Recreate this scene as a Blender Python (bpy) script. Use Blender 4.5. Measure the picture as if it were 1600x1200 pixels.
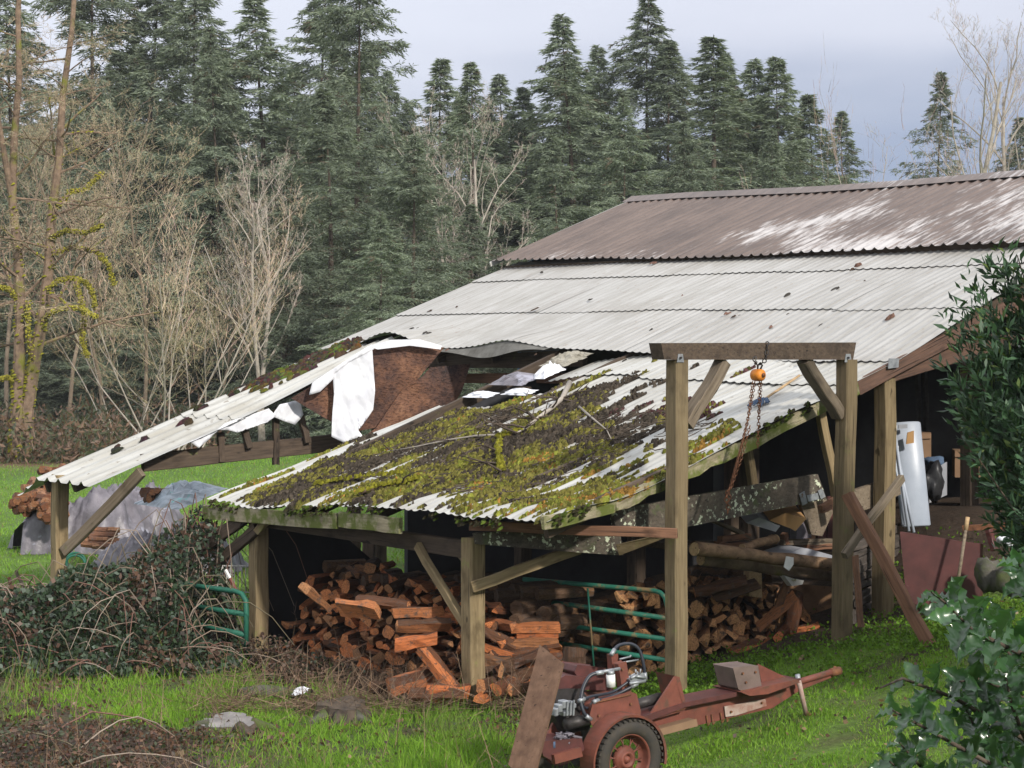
import bpy, math, random
import numpy as np
from mathutils import Vector, Matrix

# ------------------------------------------------------------------ camera, sky, sun, exposure
for o in list(bpy.data.objects):
    bpy.data.objects.remove(o)
SC = bpy.context.scene
COL = SC.collection
FPX = 3000.0                       # focal length in pixels of the 1600 px wide photograph
EYE = 2.8
cam_d = bpy.data.cameras.new("camera")
cam_d.sensor_width = 36.0
cam_d.lens = FPX / 1600 * 36
cam_d.shift_y = -60 / 1600
cam_d.clip_start = 0.1
cam_d.clip_end = 2000
cam = bpy.data.objects.new("camera", cam_d)
COL.objects.link(cam)
cam.location = (0, 0, EYE)
cam.rotation_euler = (math.radians(90), 0, 0)
SC.camera = cam

TO_SUN = Vector((0.50, -0.80, 0.54)).normalized()
sun_d = bpy.data.lights.new("sun", "SUN")
sun_d.energy = 2.9
sun_d.angle = math.radians(3)
sun_d.color = (1.0, 0.94, 0.85)
sun = bpy.data.objects.new("sun", sun_d)
COL.objects.link(sun)
sun.rotation_euler = (-TO_SUN).to_track_quat('-Z', 'Y').to_euler()
sun.location = (5, -8, 12)

W = bpy.data.worlds.new("World")
SC.world = W
W.use_nodes = True
nt = W.node_tree
nt.nodes.clear()
def N(t, kind, **kw):
    n = t.nodes.new(kind)
    for k, v in kw.items():
        setattr(n, k, v)
    return n
sky = N(nt, 'ShaderNodeTexSky', sky_type='NISHITA', sun_disc=False)
sky.sun_elevation = math.asin(TO_SUN.z)
sky.sun_rotation = math.atan2(TO_SUN.x, TO_SUN.y)
tc = N(nt, 'ShaderNodeTexCoord')
mp = N(nt, 'ShaderNodeMapping')
mp.inputs['Scale'].default_value = (1.6, 1.6, 7.0)
mp.inputs['Location'].default_value = (0.3, 0.1, 0.4)
nz = N(nt, 'ShaderNodeTexNoise')
nz.inputs['Scale'].default_value = 1.5
nz.inputs['Detail'].default_value = 5
nz.inputs['Roughness'].default_value = 0.5
sep = N(nt, 'ShaderNodeSeparateXYZ')
m1 = N(nt, 'ShaderNodeMath', operation='MULTIPLY_ADD')      # z + 0.10*noise
m1.inputs[1].default_value = 0.17
m2 = N(nt, 'ShaderNodeMath', operation='MULTIPLY_ADD')      # - 0.12*x : the bank of cloud is darker to the right
m2.inputs[1].default_value = -0.13
ramp = N(nt, 'ShaderNodeValToRGB')
els = ramp.color_ramp.elements
stops = [(0.0, (.22, .255, .37)), (0.15, (.235, .275, .40)), (0.19, (.345, .37, .47)), (0.23, (.52, .53, .61)), (0.29, (.63, .64, .71)), (0.5, (.80, .82, .88)), (1.0, (1.08, 1.1, 1.14))]
els[0].position, els[0].color = stops[0][0], (*stops[0][1], 1)
els[1].position, els[1].color = stops[-1][0], (*stops[-1][1], 1)
for p, c in stops[1:-1]:
    e = els.new(p); e.color = (*c, 1)
mx = N(nt, 'ShaderNodeMix', data_type='RGBA', blend_type='MIX')
mx.inputs[0].default_value = 0.88
sc10 = N(nt, 'ShaderNodeVectorMath', operation='SCALE')
sc10.inputs['Scale'].default_value = 9.5
bg = N(nt, 'ShaderNodeBackground')
bg.inputs['Strength'].default_value = 0.1
wo = N(nt, 'ShaderNodeOutputWorld')
L = nt.links.new
L(tc.outputs['Generated'], mp.inputs['Vector']); L(mp.outputs[0], nz.inputs['Vector'])
L(tc.outputs['Generated'], sep.inputs[0])
L(nz.outputs['Fac'], m1.inputs[0]); L(sep.outputs['Z'], m1.inputs[2])
L(sep.outputs['X'], m2.inputs[0]); L(m1.outputs[0], m2.inputs[2])
L(m2.outputs[0], ramp.inputs['Fac'])
L(ramp.outputs['Color'], sc10.inputs[0])
L(sky.outputs[0], mx.inputs['A']); L(sc10.outputs[0], mx.inputs['B'])
L(mx.outputs['Result'], bg.inputs['Color']); L(bg.outputs[0], wo.inputs['Surface'])

SC.view_settings.view_transform = 'Standard'
SC.view_settings.look = 'None'
SC.view_settings.exposure = 0.6
SC.view_settings.gamma = 1.0
SC.view_settings.use_curve_mapping = False
SC.render.resolution_x, SC.render.resolution_y = 1024, 768
SC.cycles.max_bounces = 6
SC.cycles.transparent_max_bounces = 4

random.seed(7)
RNG = np.random.default_rng(7)
R = random.uniform

# ------------------------------------------------------------------ frames of reference
# building frame: a runs along the eave (away to the left), b runs up the roof (away to the right)
RV = Vector((-0.6247, 0.7809, 0))
UV = Vector((0.7809, 0.6247, 0))
P0 = Vector((-0.325, 15.0, 0))
UP = Vector((0, 0, 1))
CAM = Vector((0, 0, EYE))
def B(a, b, z=0.0):
    v = P0 + RV * a + UV * b
    return Vector((v.x, v.y, z))
def at(px, py, D):                                      # a point seen at a pixel, D metres ahead
    return Vector(((px - 800) / FPX * D, D, EYE - (py - 540) / FPX * D))
def on(px, py, Q, n):                                   # a point seen at a pixel, on the plane through Q with normal n
    d = Vector(((px - 800) / FPX, 1, -(py - 540) / FPX))
    t = n.dot(Q - CAM) / n.dot(d)
    return CAM + d * t
def ona(px, py, a):
    return on(px, py, B(a, 0), RV)
def onb(px, py, b):
    return on(px, py, B(0, b), UV)
def sst(e0, e1, x):
    t = np.clip((x - e0) / (e1 - e0), 0, 1)
    return t * t * (3 - 2 * t)
def lerp(a, b, t):
    return a + (b - a) * t
_ph = np.random.default_rng(3).uniform(0, 6.28, (3, 8, 2))
_an = np.random.default_rng(4).uniform(0, 6.28, (3, 8))
def noise2(x, y, s=1.0, k=0):                            # smooth pseudo noise, about -1..1
    x = np.asarray(x, float) / s; y = np.asarray(y, float) / s
    r = 0
    for i in range(8):
        f = 1.0 + 0.55 * i
        c, q = math.cos(_an[k, i]), math.sin(_an[k, i])
        r = r + np.sin(f * (c * x + q * y) + _ph[k, i, 0] + 1.3 * np.sin(f * 0.7 * (c * y - q * x) + _ph[k, i, 1])) / (1 + 0.4 * i)
    return r / 2.4
def gz(x, y):                                            # height of the ground
    x = np.asarray(x, float); y = np.asarray(y, float)
    bank = 0.19 * np.maximum(0, x - 0.6) - 0.10 * np.maximum(0, x - 4.5) - 0.09 * np.maximum(0, x - 9)
    bank = bank * (1 - sst(22, 40, y))
    bank = bank + .5 * sst(2.9, 4.1, x) * sst(16.0, 18.6, y) * (1 - sst(26, 40, y))
    near = 1.25 * (1 - sst(2.5, 10.8, y))
    return bank + near + 0.025 * noise2(x, y, 0.9) * (1 - 0.6 * sst(18, 30, y)) + 0.25 * noise2(x, y, 12, 1) * sst(22, 40, y) - 0.02
def gzf(x, y):
    return float(gz(x, y))

# ------------------------------------------------------------------ objects
def tag(o, label=None, cat=None, group=None, kind=None):
    if label: o["label"] = label
    if cat: o["category"] = cat
    if group: o["group"] = group
    if kind: o["kind"] = kind
    return o
def thing(name, label, cat, loc=(0, 0, 0), rz=0.0, group=None):
    o = bpy.data.objects.new(name, None)
    COL.objects.link(o)
    o.location = loc
    o.rotation_euler = (0, 0, rz)
    o.empty_display_size = 0.2
    return tag(o, label, cat, group)
def mworld(o):
    m = Matrix.Translation(o.location) @ o.rotation_euler.to_matrix().to_4x4()
    if o.parent:
        m = mworld(o.parent) @ m
    return m
def link(name, me, parent=None, mat=None, M=None, smooth=False):
    o = bpy.data.objects.new(name, me)
    COL.objects.link(o)
    if mat is not None and not me.materials:
        me.materials.append(mat)
    if smooth:
        me.polygons.foreach_set('use_smooth', np.ones(len(me.polygons), bool))
    M = M or Matrix.Identity(4)
    if parent is not None:
        o.parent = parent
        M = mworld(parent).inverted() @ M
    o.location = M.to_translation()
    o.rotation_euler = M.to_euler()
    return o
def npmesh(name, V, F, tint=None):                       # F: (n,3) or (n,4) index array
    V = np.asarray(V, np.float32).reshape(-1, 3); F = np.asarray(F, np.int32)
    me = bpy.data.meshes.new(name)
    me.vertices.add(len(V)); me.vertices.foreach_set('co', V.ravel())
    k = F.shape[1]
    me.loops.add(F.size); me.loops.foreach_set('vertex_index', F.ravel())
    me.polygons.add(len(F))
    me.polygons.foreach_set('loop_start', np.arange(0, F.size, k, dtype=np.int32))
    me.polygons.foreach_set('loop_total', np.full(len(F), k, np.int32))
    if tint is not None:
        c = me.color_attributes.new('tint', 'FLOAT_COLOR', 'POINT')
        t = np.ones((len(V), 4), np.float32); t[:, :3] = tint
        c.data.foreach_set('color', t.ravel())
    me.update(calc_edges=True)
    return me
class MB:
    def __init__(s):
        s.v, s.f, s.t = [], [], []
        s.tint = None
    def add(s, V, F):
        k = len(s.v)
        s.v += [tuple(p) for p in V]
        s.f += [tuple(i + k for i in q) for q in F]
        s.t += [s.tint or (1, 1, 1)] * len(V)
        return s
    def hexa(s, c):                                      # eight corners: four below, four above
        return s.add(c, [(3, 2, 1, 0), (4, 5, 6, 7), (0, 1, 5, 4), (1, 2, 6, 5), (2, 3, 7, 6), (3, 0, 4, 7)])
    def box(s, c, sx, sy, sz, M=None):
        M = M or Matrix.Identity(3)
        c = Vector(c)
        P = [c + M @ Vector((x * sx / 2, y * sy / 2, z * sz / 2)) for z in (-1, 1) for x, y in ((-1, -1), (1, -1), (1, 1), (-1, 1))]
        return s.hexa(P)
    def bar(s, p0, p1, w, h, up=UP):
        p0, p1 = Vector(p0), Vector(p1)
        d = (p1 - p0).normalized()
        x = d.cross(up)
        if x.length < 1e-3: x = d.cross(Vector((1, 0, 0)))
        x.normalize(); y = x.cross(d)
        P = []
        for yy in (-1, 1):
            for p, xx in ((p0, -1), (p1, -1), (p1, 1), (p0, 1)):
                P.append(p + x * xx * w / 2 + y * yy * h / 2)
        return s.hexa(P)
    def tube(s, pts, rad, n=6, cap=True):
        pts = [Vector(p) for p in pts]
        if not hasattr(rad, '__len__'): rad = [rad] * len(pts)
        k = len(s.v); u = None
        for i, p in enumerate(pts):
            d = (pts[min(i + 1, len(pts) - 1)] - pts[max(i - 1, 0)])
            d = d.normalized() if d.length > 1e-9 else Vector((0, 0, 1))
            if u is None:
                u = d.cross(UP if abs(d.z) < 0.9 else Vector((1, 0, 0))).normalized()
            u = (u - d * u.dot(d)).normalized()
            w = d.cross(u)
            for j in range(n):
                a = 2 * math.pi * j / n
                s.v.append(tuple(p + (u * math.cos(a) + w * math.sin(a)) * rad[i])); s.t.append(s.tint or (1, 1, 1))
        for i in range(len(pts) - 1):
            for j in range(n):
                q = (j + 1) % n
                s.f.append((k + i * n + j, k + i * n + q, k + (i + 1) * n + q, k + (i + 1) * n + j))
        if cap:
            s.f.append(tuple(k + j for j in reversed(range(n))))
            s.f.append(tuple(k + (len(pts) - 1) * n + j for j in range(n)))
        return s
    def prism(s, poly, off):                             # a flat polygon given a thickness
        poly = [Vector(p) for p in poly]; off = Vector(off); n = len(poly)
        return s.add(poly + [p + off for p in poly], [tuple(range(n)), tuple(reversed(range(n, 2 * n)))] + [(i, (i + 1) % n + 0, (i + 1) % n + n, i + n) for i in range(n)])
    def lathe(s, prof, M, n=24):                         # profile (r, x) turned about local x
        k = len(s.v)
        for r, x in prof:
            for j in range(n):
                a = 2 * math.pi * j / n
                s.v.append(tuple(M @ Vector((x, r * math.cos(a), r * math.sin(a))))); s.t.append(s.tint or (1, 1, 1))
        for i in range(len(prof) - 1):
            for j in range(n):
                q = (j + 1) % n
                s.f.append((k + i * n + j, k + i * n + q, k + (i + 1) * n + q, k + (i + 1) * n + j))
        return s
    def mesh(s, name, M=None, tinted=False):
        me = bpy.data.meshes.new(name)
        v = s.v
        if M is not None:
            Mi = M.inverted(); v = [Mi @ Vector(p) for p in v]
        me.from_pydata([tuple(p) for p in v], [], s.f)
        if tinted:
            c = me.color_attributes.new('tint', 'FLOAT_COLOR', 'POINT')
            c.data.foreach_set('color', np.c_[np.array(s.t, np.float32), np.ones(len(s.t), np.float32)].ravel())
        return me
    def build(s, name, mat, parent=None, smooth=False, loc=None, tinted=False):
        if parent is not None:
            M = mworld(parent)
        else:
            M = Matrix.Translation(Vector(loc) if loc is not None else Vector(s.v[0]))
        return link(name, s.mesh(name, M, tinted), parent, mat, M, smooth)
def timber(name, p0, p1, w, h, mat, parent=None, up=UP, rough=0.006, seg=5, bow=0.0):
    """a sawn timber from p0 to p1: eased edges, slightly crooked; its own axes follow the grain"""
    p0, p1 = Vector(p0), Vector(p1)
    d = p1 - p0; Ln = d.length; d.normalize()
    x = Vector(up).cross(d)
    if x.length < 1e-3: x = Vector((1, 0, 0)).cross(d) if abs(d.x) < .9 else Vector((0, 1, 0)).cross(d)
    x.normalize(); y = d.cross(x)
    M = Matrix((( d.x, x.x, y.x, p0.x), (d.y, x.y, y.y, p0.y), (d.z, x.z, y.z, p0.z), (0, 0, 0, 1)))
    c = min(w, h) * 0.09
    ring = [(-w/2 + c, -h/2), (w/2 - c, -h/2), (w/2, -h/2 + c), (w/2, h/2 - c), (w/2 - c, h/2), (-w/2 + c, h/2), (-w/2, h/2 - c), (-w/2, -h/2 + c)]
    V, F = [], []
    for i in range(seg + 1):
        t = i / seg; ox, oy = R(-rough, rough), R(-rough, rough) + bow * math.sin(math.pi * t)
        for (a, b) in ring:
            V.append((t * Ln + (R(-rough, rough) if i in (0, seg) else 0), a + ox + R(-1, 1) * rough * .35, b + oy + R(-1, 1) * rough * .35))
    for i in range(seg):
        for j in range(8):
            q = (j + 1) % 8
            F.append((i*8 + j, i*8 + q, (i+1)*8 + q, (i+1)*8 + j))
    F.append(tuple(reversed(range(8)))); F.append(tuple(seg*8 + j for j in range(8)))
    me = bpy.data.meshes.new(name); me.from_pydata(V, [], F)
    return link(name, me, parent, mat, M)

# ------------------------------------------------------------------ materials
MATS = {}
def newmat(name):
    m = bpy.data.materials.new(name); m.use_nodes = True
    t = m.node_tree; t.nodes.clear()
    out = N(t, 'ShaderNodeOutputMaterial'); b = N(t, 'ShaderNodeBsdfPrincipled')
    t.links.new(b.outputs[0], out.inputs[0])
    b.inputs['Specular IOR Level'].default_value = 0.3
    return m, t, b
def rampn(t, stops):
    r = N(t, 'ShaderNodeValToRGB'); e = r.color_ramp.elements
    e[0].position, e[0].color = stops[0][0], (*stops[0][1], 1)
    e[1].position, e[1].color = stops[-1][0], (*stops[-1][1], 1)
    for p, c in stops[1:-1]:
        q = e.new(p); q.color = (*c, 1)
    return r
def tex(t, scale, detail=4, rough=0.55, vec=(1, 1, 1), coord='Object', shift=True):
    tcn = N(t, 'ShaderNodeTexCoord'); mpn = N(t, 'ShaderNodeMapping')
    mpn.inputs['Scale'].default_value = vec
    t.links.new(tcn.outputs[coord], mpn.inputs['Vector'])
    if shift:
        oi = N(t, 'ShaderNodeObjectInfo'); ml = N(t, 'ShaderNodeMath', operation='MULTIPLY'); ml.inputs[1].default_value = 37.0
        t.links.new(oi.outputs['Random'], ml.inputs[0]); t.links.new(ml.outputs[0], mpn.inputs['Location'])
    n = N(t, 'ShaderNodeTexNoise'); n.inputs['Scale'].default_value = scale
    n.inputs['Detail'].default_value = detail; n.inputs['Roughness'].default_value = rough
    t.links.new(mpn.outputs[0], n.inputs['Vector'])
    return n
def mixc(t, fac, A, Bc, mode='MIX'):
    m = N(t, 'ShaderNodeMix', data_type='RGBA', blend_type=mode)
    for s, v in ((m.inputs[0], fac), (m.inputs['A'], A), (m.inputs['B'], Bc)):
        if hasattr(v, 'is_output'): t.links.new(v, s)
        elif isinstance(v, (int, float)): s.default_value = v
        else: s.default_value = (*v, 1)
    return m.outputs['Result']
def step(t, val, lo, hi):
    m = N(t, 'ShaderNodeMapRange'); m.interpolation_type = 'SMOOTHSTEP'
    m.inputs['From Min'].default_value = lo; m.inputs['From Max'].default_value = hi
    t.links.new(val, m.inputs['Value'])
    return m.outputs[0]
def bump(t, b, h, strength, dist=0.01):
    bn = N(t, 'ShaderNodeBump'); bn.inputs['Strength'].default_value = strength; bn.inputs['Distance'].default_value = dist
    t.links.new(h, bn.inputs['Height']); t.links.new(bn.outputs[0], b.inputs['Normal'])
def objvary(t, col, lo=0.7, hi=1.25):
    oi = N(t, 'ShaderNodeObjectInfo'); mr = N(t, 'ShaderNodeMapRange')
    mr.inputs['To Min'].default_value = lo; mr.inputs['To Max'].default_value = hi
    t.links.new(oi.outputs['Random'], mr.inputs['Value'])
    s = N(t, 'ShaderNodeVectorMath', operation='SCALE'); t.links.new(col, s.inputs[0]); t.links.new(mr.outputs[0], s.inputs['Scale'])
    return s.outputs[0]
def wood(name, ca, cb, moss=0.0, mosscol=(.13, .15, .04), dirt=0.35, grain=(1.5, 22, 22), lo=.8, hi=1.15, rough=.85, lichen=0.0):
    m, t, b = newmat(name)
    g = tex(t, 2.2, 5, .6, grain)
    col = rampn(t, [(.3, ca), (.7, cb)]); t.links.new(g.outputs['Fac'], col.inputs['Fac'])
    c = col.outputs[0]
    d = tex(t, 3.0, 4, .6, (1, 2, 2))
    c = mixc(t, step(t, d.outputs['Fac'], .5, .75), c, tuple(x * (1 - dirt) for x in ca))
    kn = tex(t, 9, 2, .5, (.5, 1, 1)); c = mixc(t, step(t, kn.outputs['Fac'], .68, .74), c, tuple(x * .45 for x in ca))
    ckk = tex(t, 1.6, 3, .6, (.5, 30, 30)); c = mixc(t, step(t, ckk.outputs['Fac'], .64, .68), c, tuple(x * .3 for x in ca))
    if moss:
        q = tex(t, 5.5, 5, .65); c = mixc(t, step(t, q.outputs['Fac'], .66 - .3 * moss, .8 - .25 * moss), c, mosscol)
    if lichen:
        q = tex(t, 26, 3, .6); p = tex(t, 3.2, 2, .5)
        ml = N(t, 'ShaderNodeMath', operation='MULTIPLY'); t.links.new(step(t, q.outputs['Fac'], .56, .62), ml.inputs[0]); t.links.new(step(t, p.outputs['Fac'], .5 - .1 * lichen, .56), ml.inputs[1])
        c = mixc(t, ml.outputs[0], c, (.50, .54, .40))
    c = objvary(t, c, lo, hi)
    t.links.new(c, b.inputs['Base Color']); b.inputs['Roughness'].default_value = rough
    bump(t, b, g.outputs['Fac'], .5, .006)
    MATS[name] = m
    return m
def plain(name, ca, cb=None, scale=8, rough=.7, metal=0.0, spec=.3, bm=.25, spots=None, spotcol=None, vec=(1, 1, 1), lo=1, hi=1, coat=0, dist=.004):
    m, t, b = newmat(name)
    cb = cb or tuple(x * .7 for x in ca)
    n = tex(t, scale, 6, .62, vec)
    r = rampn(t, [(.32, cb), (.66, ca)]); t.links.new(n.outputs['Fac'], r.inputs['Fac'])
    c = r.outputs[0]
    if spots:
        q = tex(t, spots[0], 5, .65, spots[3] if len(spots) > 3 else (1, 1, 1))
        c = mixc(t, step(t, q.outputs['Fac'], spots[1], spots[2]), c, spotcol)
    if lo != hi: c = objvary(t, c, lo, hi)
    t.links.new(c, b.inputs['Base Color'])
    b.inputs['Roughness'].default_value = rough; b.inputs['Metallic'].default_value = metal
    b.inputs['Specular IOR Level'].default_value = spec; b.inputs['Coat Weight'].default_value = coat
    bump(t, b, n.outputs['Fac'], bm, dist)
    MATS[name] = m
    return m
def tinted(name, trans=0.3, rough=.6, spec=.25, var=.35, scale=3.0, glow=1.25):
    """leaf matter: the colour of each leaf is its own; thin, so light comes through"""
    m, t, b = newmat(name)
    at_ = N(t, 'ShaderNodeAttribute', attribute_name='tint')
    n = tex(t, scale, 3, .6)
    mr = N(t, 'ShaderNodeMapRange'); mr.inputs['To Min'].default_value = 1 - var; mr.inputs['To Max'].default_value = 1 + var
    t.links.new(n.outputs['Fac'], mr.inputs['Value'])
    s = N(t, 'ShaderNodeVectorMath', operation='SCALE'); t.links.new(at_.outputs['Color'], s.inputs[0]); t.links.new(mr.outputs[0], s.inputs['Scale'])
    c = objvary(t, s.outputs[0], .82, 1.18)
    t.links.new(c, b.inputs['Base Color']); b.inputs['Roughness'].default_value = rough; b.inputs['Specular IOR Level'].default_value = spec
    if trans:
        tr = N(t, 'ShaderNodeBsdfTranslucent'); s2 = N(t, 'ShaderNodeVectorMath', operation='MULTIPLY'); s2.inputs[1].default_value = (glow, glow * 1.05, glow * .6)
        t.links.new(c, s2.inputs[0]); t.links.new(s2.outputs[0], tr.inputs['Color'])
        mxs = N(t, 'ShaderNodeMixShader'); mxs.inputs[0].default_value = trans
        out = [q for q in t.nodes if q.type == 'OUTPUT_MATERIAL'][0]
        t.links.new(b.outputs[0], mxs.inputs[1]); t.links.new(tr.outputs[0], mxs.inputs[2]); t.links.new(mxs.outputs[0], out.inputs[0])
    MATS[name] = m
    return m
def roofmat(name, ca, cb, dirtcol, dirt, pale_streaks=None, rough=.45, spec=.4):
    """painted corrugated steel: streaks of dirt run down the slope (local y)"""
    m, t, b = newmat(name)
    s1 = tex(t, 3.0, 5, .6, (5, .35, 1), shift=False)
    s2 = tex(t, 1.1, 5, .65, (1, .6, 1), shift=False)
    s3 = tex(t, 14, 4, .7, (1.6, .5, 1), shift=False)
    r = rampn(t, [(.3, cb), (.62, ca)]); t.links.new(s1.outputs['Fac'], r.inputs['Fac'])
    c = r.outputs[0]
    c = mixc(t, step(t, s2.outputs['Fac'], .5, .72), c, cb)
    f = N(t, 'ShaderNodeMath', operation='MULTIPLY'); t.links.new(step(t, s3.outputs['Fac'], .60, .68), f.inputs[0]); f.inputs[1].default_value = dirt
    c = mixc(t, f.outputs[0], c, dirtcol)
    if pale_streaks:  # pale streaks mixed into the base colour, denser towards the right end
        tcn = N(t, 'ShaderNodeTexCoord'); sp = N(t, 'ShaderNodeSeparateXYZ'); t.links.new(tcn.outputs['Object'], sp.inputs[0])
        w1 = tex(t, 2.4, 6, .7, (12, 1.1, 1), shift=False)
        w2 = tex(t, .55, 3, .5, (1, 1, 1), shift=False)
        ad = N(t, 'ShaderNodeMath', operation='ADD'); t.links.new(w1.outputs['Fac'], ad.inputs[0]); t.links.new(w2.outputs['Fac'], ad.inputs[1])
        gx = step(t, sp.outputs['X'], pale_streaks[1], pale_streaks[2])
        ad2 = N(t, 'ShaderNodeMath', operation='MULTIPLY_ADD'); ad2.inputs[1].default_value = pale_streaks[3]; t.links.new(gx, ad2.inputs[0]); t.links.new(ad.outputs[0], ad2.inputs[2])
        c = mixc(t, step(t, ad2.outputs[0], 1.20, 1.42), c, pale_streaks[0])
    c = objvary(t, c, .94, 1.06)
    t.links.new(c, b.inputs['Base Color']); b.inputs['Roughness'].default_value = rough; b.inputs['Specular IOR Level'].default_value = spec
    bump(t, b, s3.outputs['Fac'], .15, .004)
    MATS[name] = m
    return m

wood('post_wood', (.155, .112, .058), (.27, .205, .115), moss=.25, mosscol=(.20, .19, .07))
wood('gantry_wood', (.125, .092, .05), (.215, .165, .095), moss=.22, mosscol=(.16, .16, .06))
wood('dark_wood', (.045, .032, .024), (.10, .072, .05), moss=.05)
wood('grey_wood', (.11, .085, .06), (.20, .16, .115), moss=.15)
wood('red_wood', (.11, .056, .035), (.215, .11, .065), dirt=.6)
wood('rake_wood', (.075, .045, .034), (.15, .085, .06), dirt=.5)
wood('lichen_wood', (.05, .042, .033), (.11, .09, .07), moss=.35, mosscol=(.07, .09, .035), lichen=1.0)
wood('mossy_board', (.20, .17, .11), (.36, .32, .22), moss=.85, mosscol=(.10, .12, .025))
wood('pale_wood', (.36, .24, .13), (.52, .37, .21))
wood('ply', (.20, .11, .06), (.30, .175, .095), grain=(1, 1, 1), dirt=.25)
wood('board_brown', (.10, .055, .035), (.17, .10, .065), grain=(12, 12, 1.2), dirt=.3)
wood('old_crate', (.045, .038, .033), (.11, .09, .078))
m, t, b = newmat('osb')
n1 = tex(t, 2.1, 6, .7); n2_ = tex(t, 26, 4, .65, (1, 1, 2.2)); n3_ = tex(t, 60, 2, .5)
r1 = rampn(t, [(.36, (.028, .017, .016)), (.47, (.085, .042, .03)), (.58, (.17, .08, .045)), (.7, (.26, .135, .075))]); t.links.new(n1.outputs['Fac'], r1.inputs['Fac'])
c_ = mixc(t, step(t, n2_.outputs['Fac'], .48, .62), r1.outputs[0], (.42, .36, .33), 'MULTIPLY'); c_ = mixc(t, step(t, n3_.outputs['Fac'], .6, .7), c_, (.10, .055, .035))
t.links.new(c_, b.inputs['Base Color']); b.inputs['Roughness'].default_value = .7; bump(t, b, n2_.outputs['Fac'], .8, .012); MATS['osb'] = m
roofmat('white_roof', (.37, .362, .345), (.26, .247, .222), (.22, .17, .13), .55)
plain('flap', (.16, .155, .14), (.08, .075, .065), scale=9, rough=.8)
roofmat('white_roof_low', (.42, .42, .40), (.30, .285, .245), (.14, .11, .08), .7)
roofmat('brown_roof', (.14, .102, .085), (.078, .057, .049), (.07, .05, .045), .6, pale_streaks=((.42, .40, .395), -7.5, 0.5, .33), rough=.42, spec=.45)
plain('white_trim', (.55, .545, .53), (.38, .37, .34), scale=6, spots=(9, .6, .72), spotcol=(.2, .19, .08))
plain('blue_wall', (.10, .20, .32), (.07, .14, .24), scale=5)
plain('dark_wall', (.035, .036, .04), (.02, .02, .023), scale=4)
plain('soil', (.05, .036, .025), (.025, .018, .014), scale=9, rough=.95)
plain('wrap', (.76, .77, .80), (.60, .61, .66), scale=5, rough=.9, lo=.95, hi=1)
plain('insulation', (.34, .32, .27), (.16, .145, .115), scale=14, rough=.9, bm=.8)
plain('galvanised', (.34, .36, .38), (.20, .21, .23), scale=20, rough=.5, metal=.5, spots=(12, .6, .7), spotcol=(.16, .09, .05))
plain('rust', (.20, .085, .04), (.09, .04, .022), scale=30, rough=.8, bm=.4)
plain('dark_steel', (.055, .05, .05), (.03, .027, .025), scale=25, rough=.5, metal=.4)
plain('orange_paint', (.75, .27, .03), (.5, .16, .03), scale=18, rough=.5)
plain('red_paint', (.19, .062, .042), (.11, .04, .03), scale=9, rough=.6, spots=(7, .52, .66), spotcol=(.10, .052, .036), bm=.5)
plain('red_dark', (.10, .035, .032), (.06, .026, .024), scale=14, rough=.5)
plain('maroon_panel', (.095, .034, .032), (.055, .022, .021), scale=5, rough=.5, spots=(30, .70, .74), spotcol=(.32, .25, .2))
plain('tyre', (.035, .033, .031), (.055, .046, .036), scale=18, rough=.85)
plain('rubber', (.022, .026, .038), (.016, .018, .026), scale=16, rough=.42, spec=.5)
plain('green_paint', (.03, .19, .13), (.022, .12, .085), scale=11, rough=.5, spots=(4, .52, .6), spotcol=(.24, .17, .085))
plain('green_paint_dark', (.02, .13, .085), (.015, .075, .05), scale=11, rough=.55)
plain('white_enamel', (.40, .44, .51), (.32, .36, .43), scale=3, rough=.35, spots=(6, .7, .74), spotcol=(.3, .2, .13))
plain('cardboard', (.42, .25, .11), (.34, .19, .08), scale=4, rough=.9)
plain('cardboard_dull', (.24, .15, .09), (.17, .105, .065), scale=4, rough=.9)
plain('grey_sheet', (.36, .37, .40), (.25, .26, .29), scale=5)
plain('tarp', (.185, .17, .195), (.085, .078, .09), scale=5, rough=.45, spots=(3.5, .58, .68), spotcol=(.30, .30, .36), spec=.5, bm=.6, dist=.03)
plain('tarp_pale', (.30, .36, .42), (.15, .17, .2), scale=7, rough=.4, spec=.5, spots=(6, .62, .68), spotcol=(.10, .34, .33))
plain('black_sheet', (.018, .018, .022), (.012, .012, .014), scale=5, rough=.7)
plain('stump_top', (.24, .225, .22), (.13, .12, .115), scale=9, rough=.9, bm=.6)
plain('bark', (.10, .075, .055), (.045, .035, .028), scale=14, rough=.95, bm=.9, vec=(1, 1, .35), dist=.02)
plain('bark_moss', (.24, .165, .115), (.10, .07, .05), scale=6, rough=.95, bm=.9, spots=(1.5, .52, .66), spotcol=(.14, .14, .025), dist=.03)
plain('bark_tan', (.24, .19, .14), (.13, .10, .07), scale=4, rough=.95)
plain('bark_grey', (.40, .36, .31), (.22, .19, .16), scale=4, rough=.95)
plain('rock', (.12, .11, .095), (.05, .047, .04), scale=9, rough=.95, bm=1.0, spots=(3, .42, .6), spotcol=(.065, .08, .025), dist=.02)
plain('black_plastic', (.03, .03, .033), (.02, .02, .022), scale=9, rough=.4)
plain('white_paint', (.75, .75, .74), (.62, .62, .6), scale=10, rough=.5)
plain('blue_cloth', (.09, .14, .22), (.06, .09, .15), scale=8, rough=.9)

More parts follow.
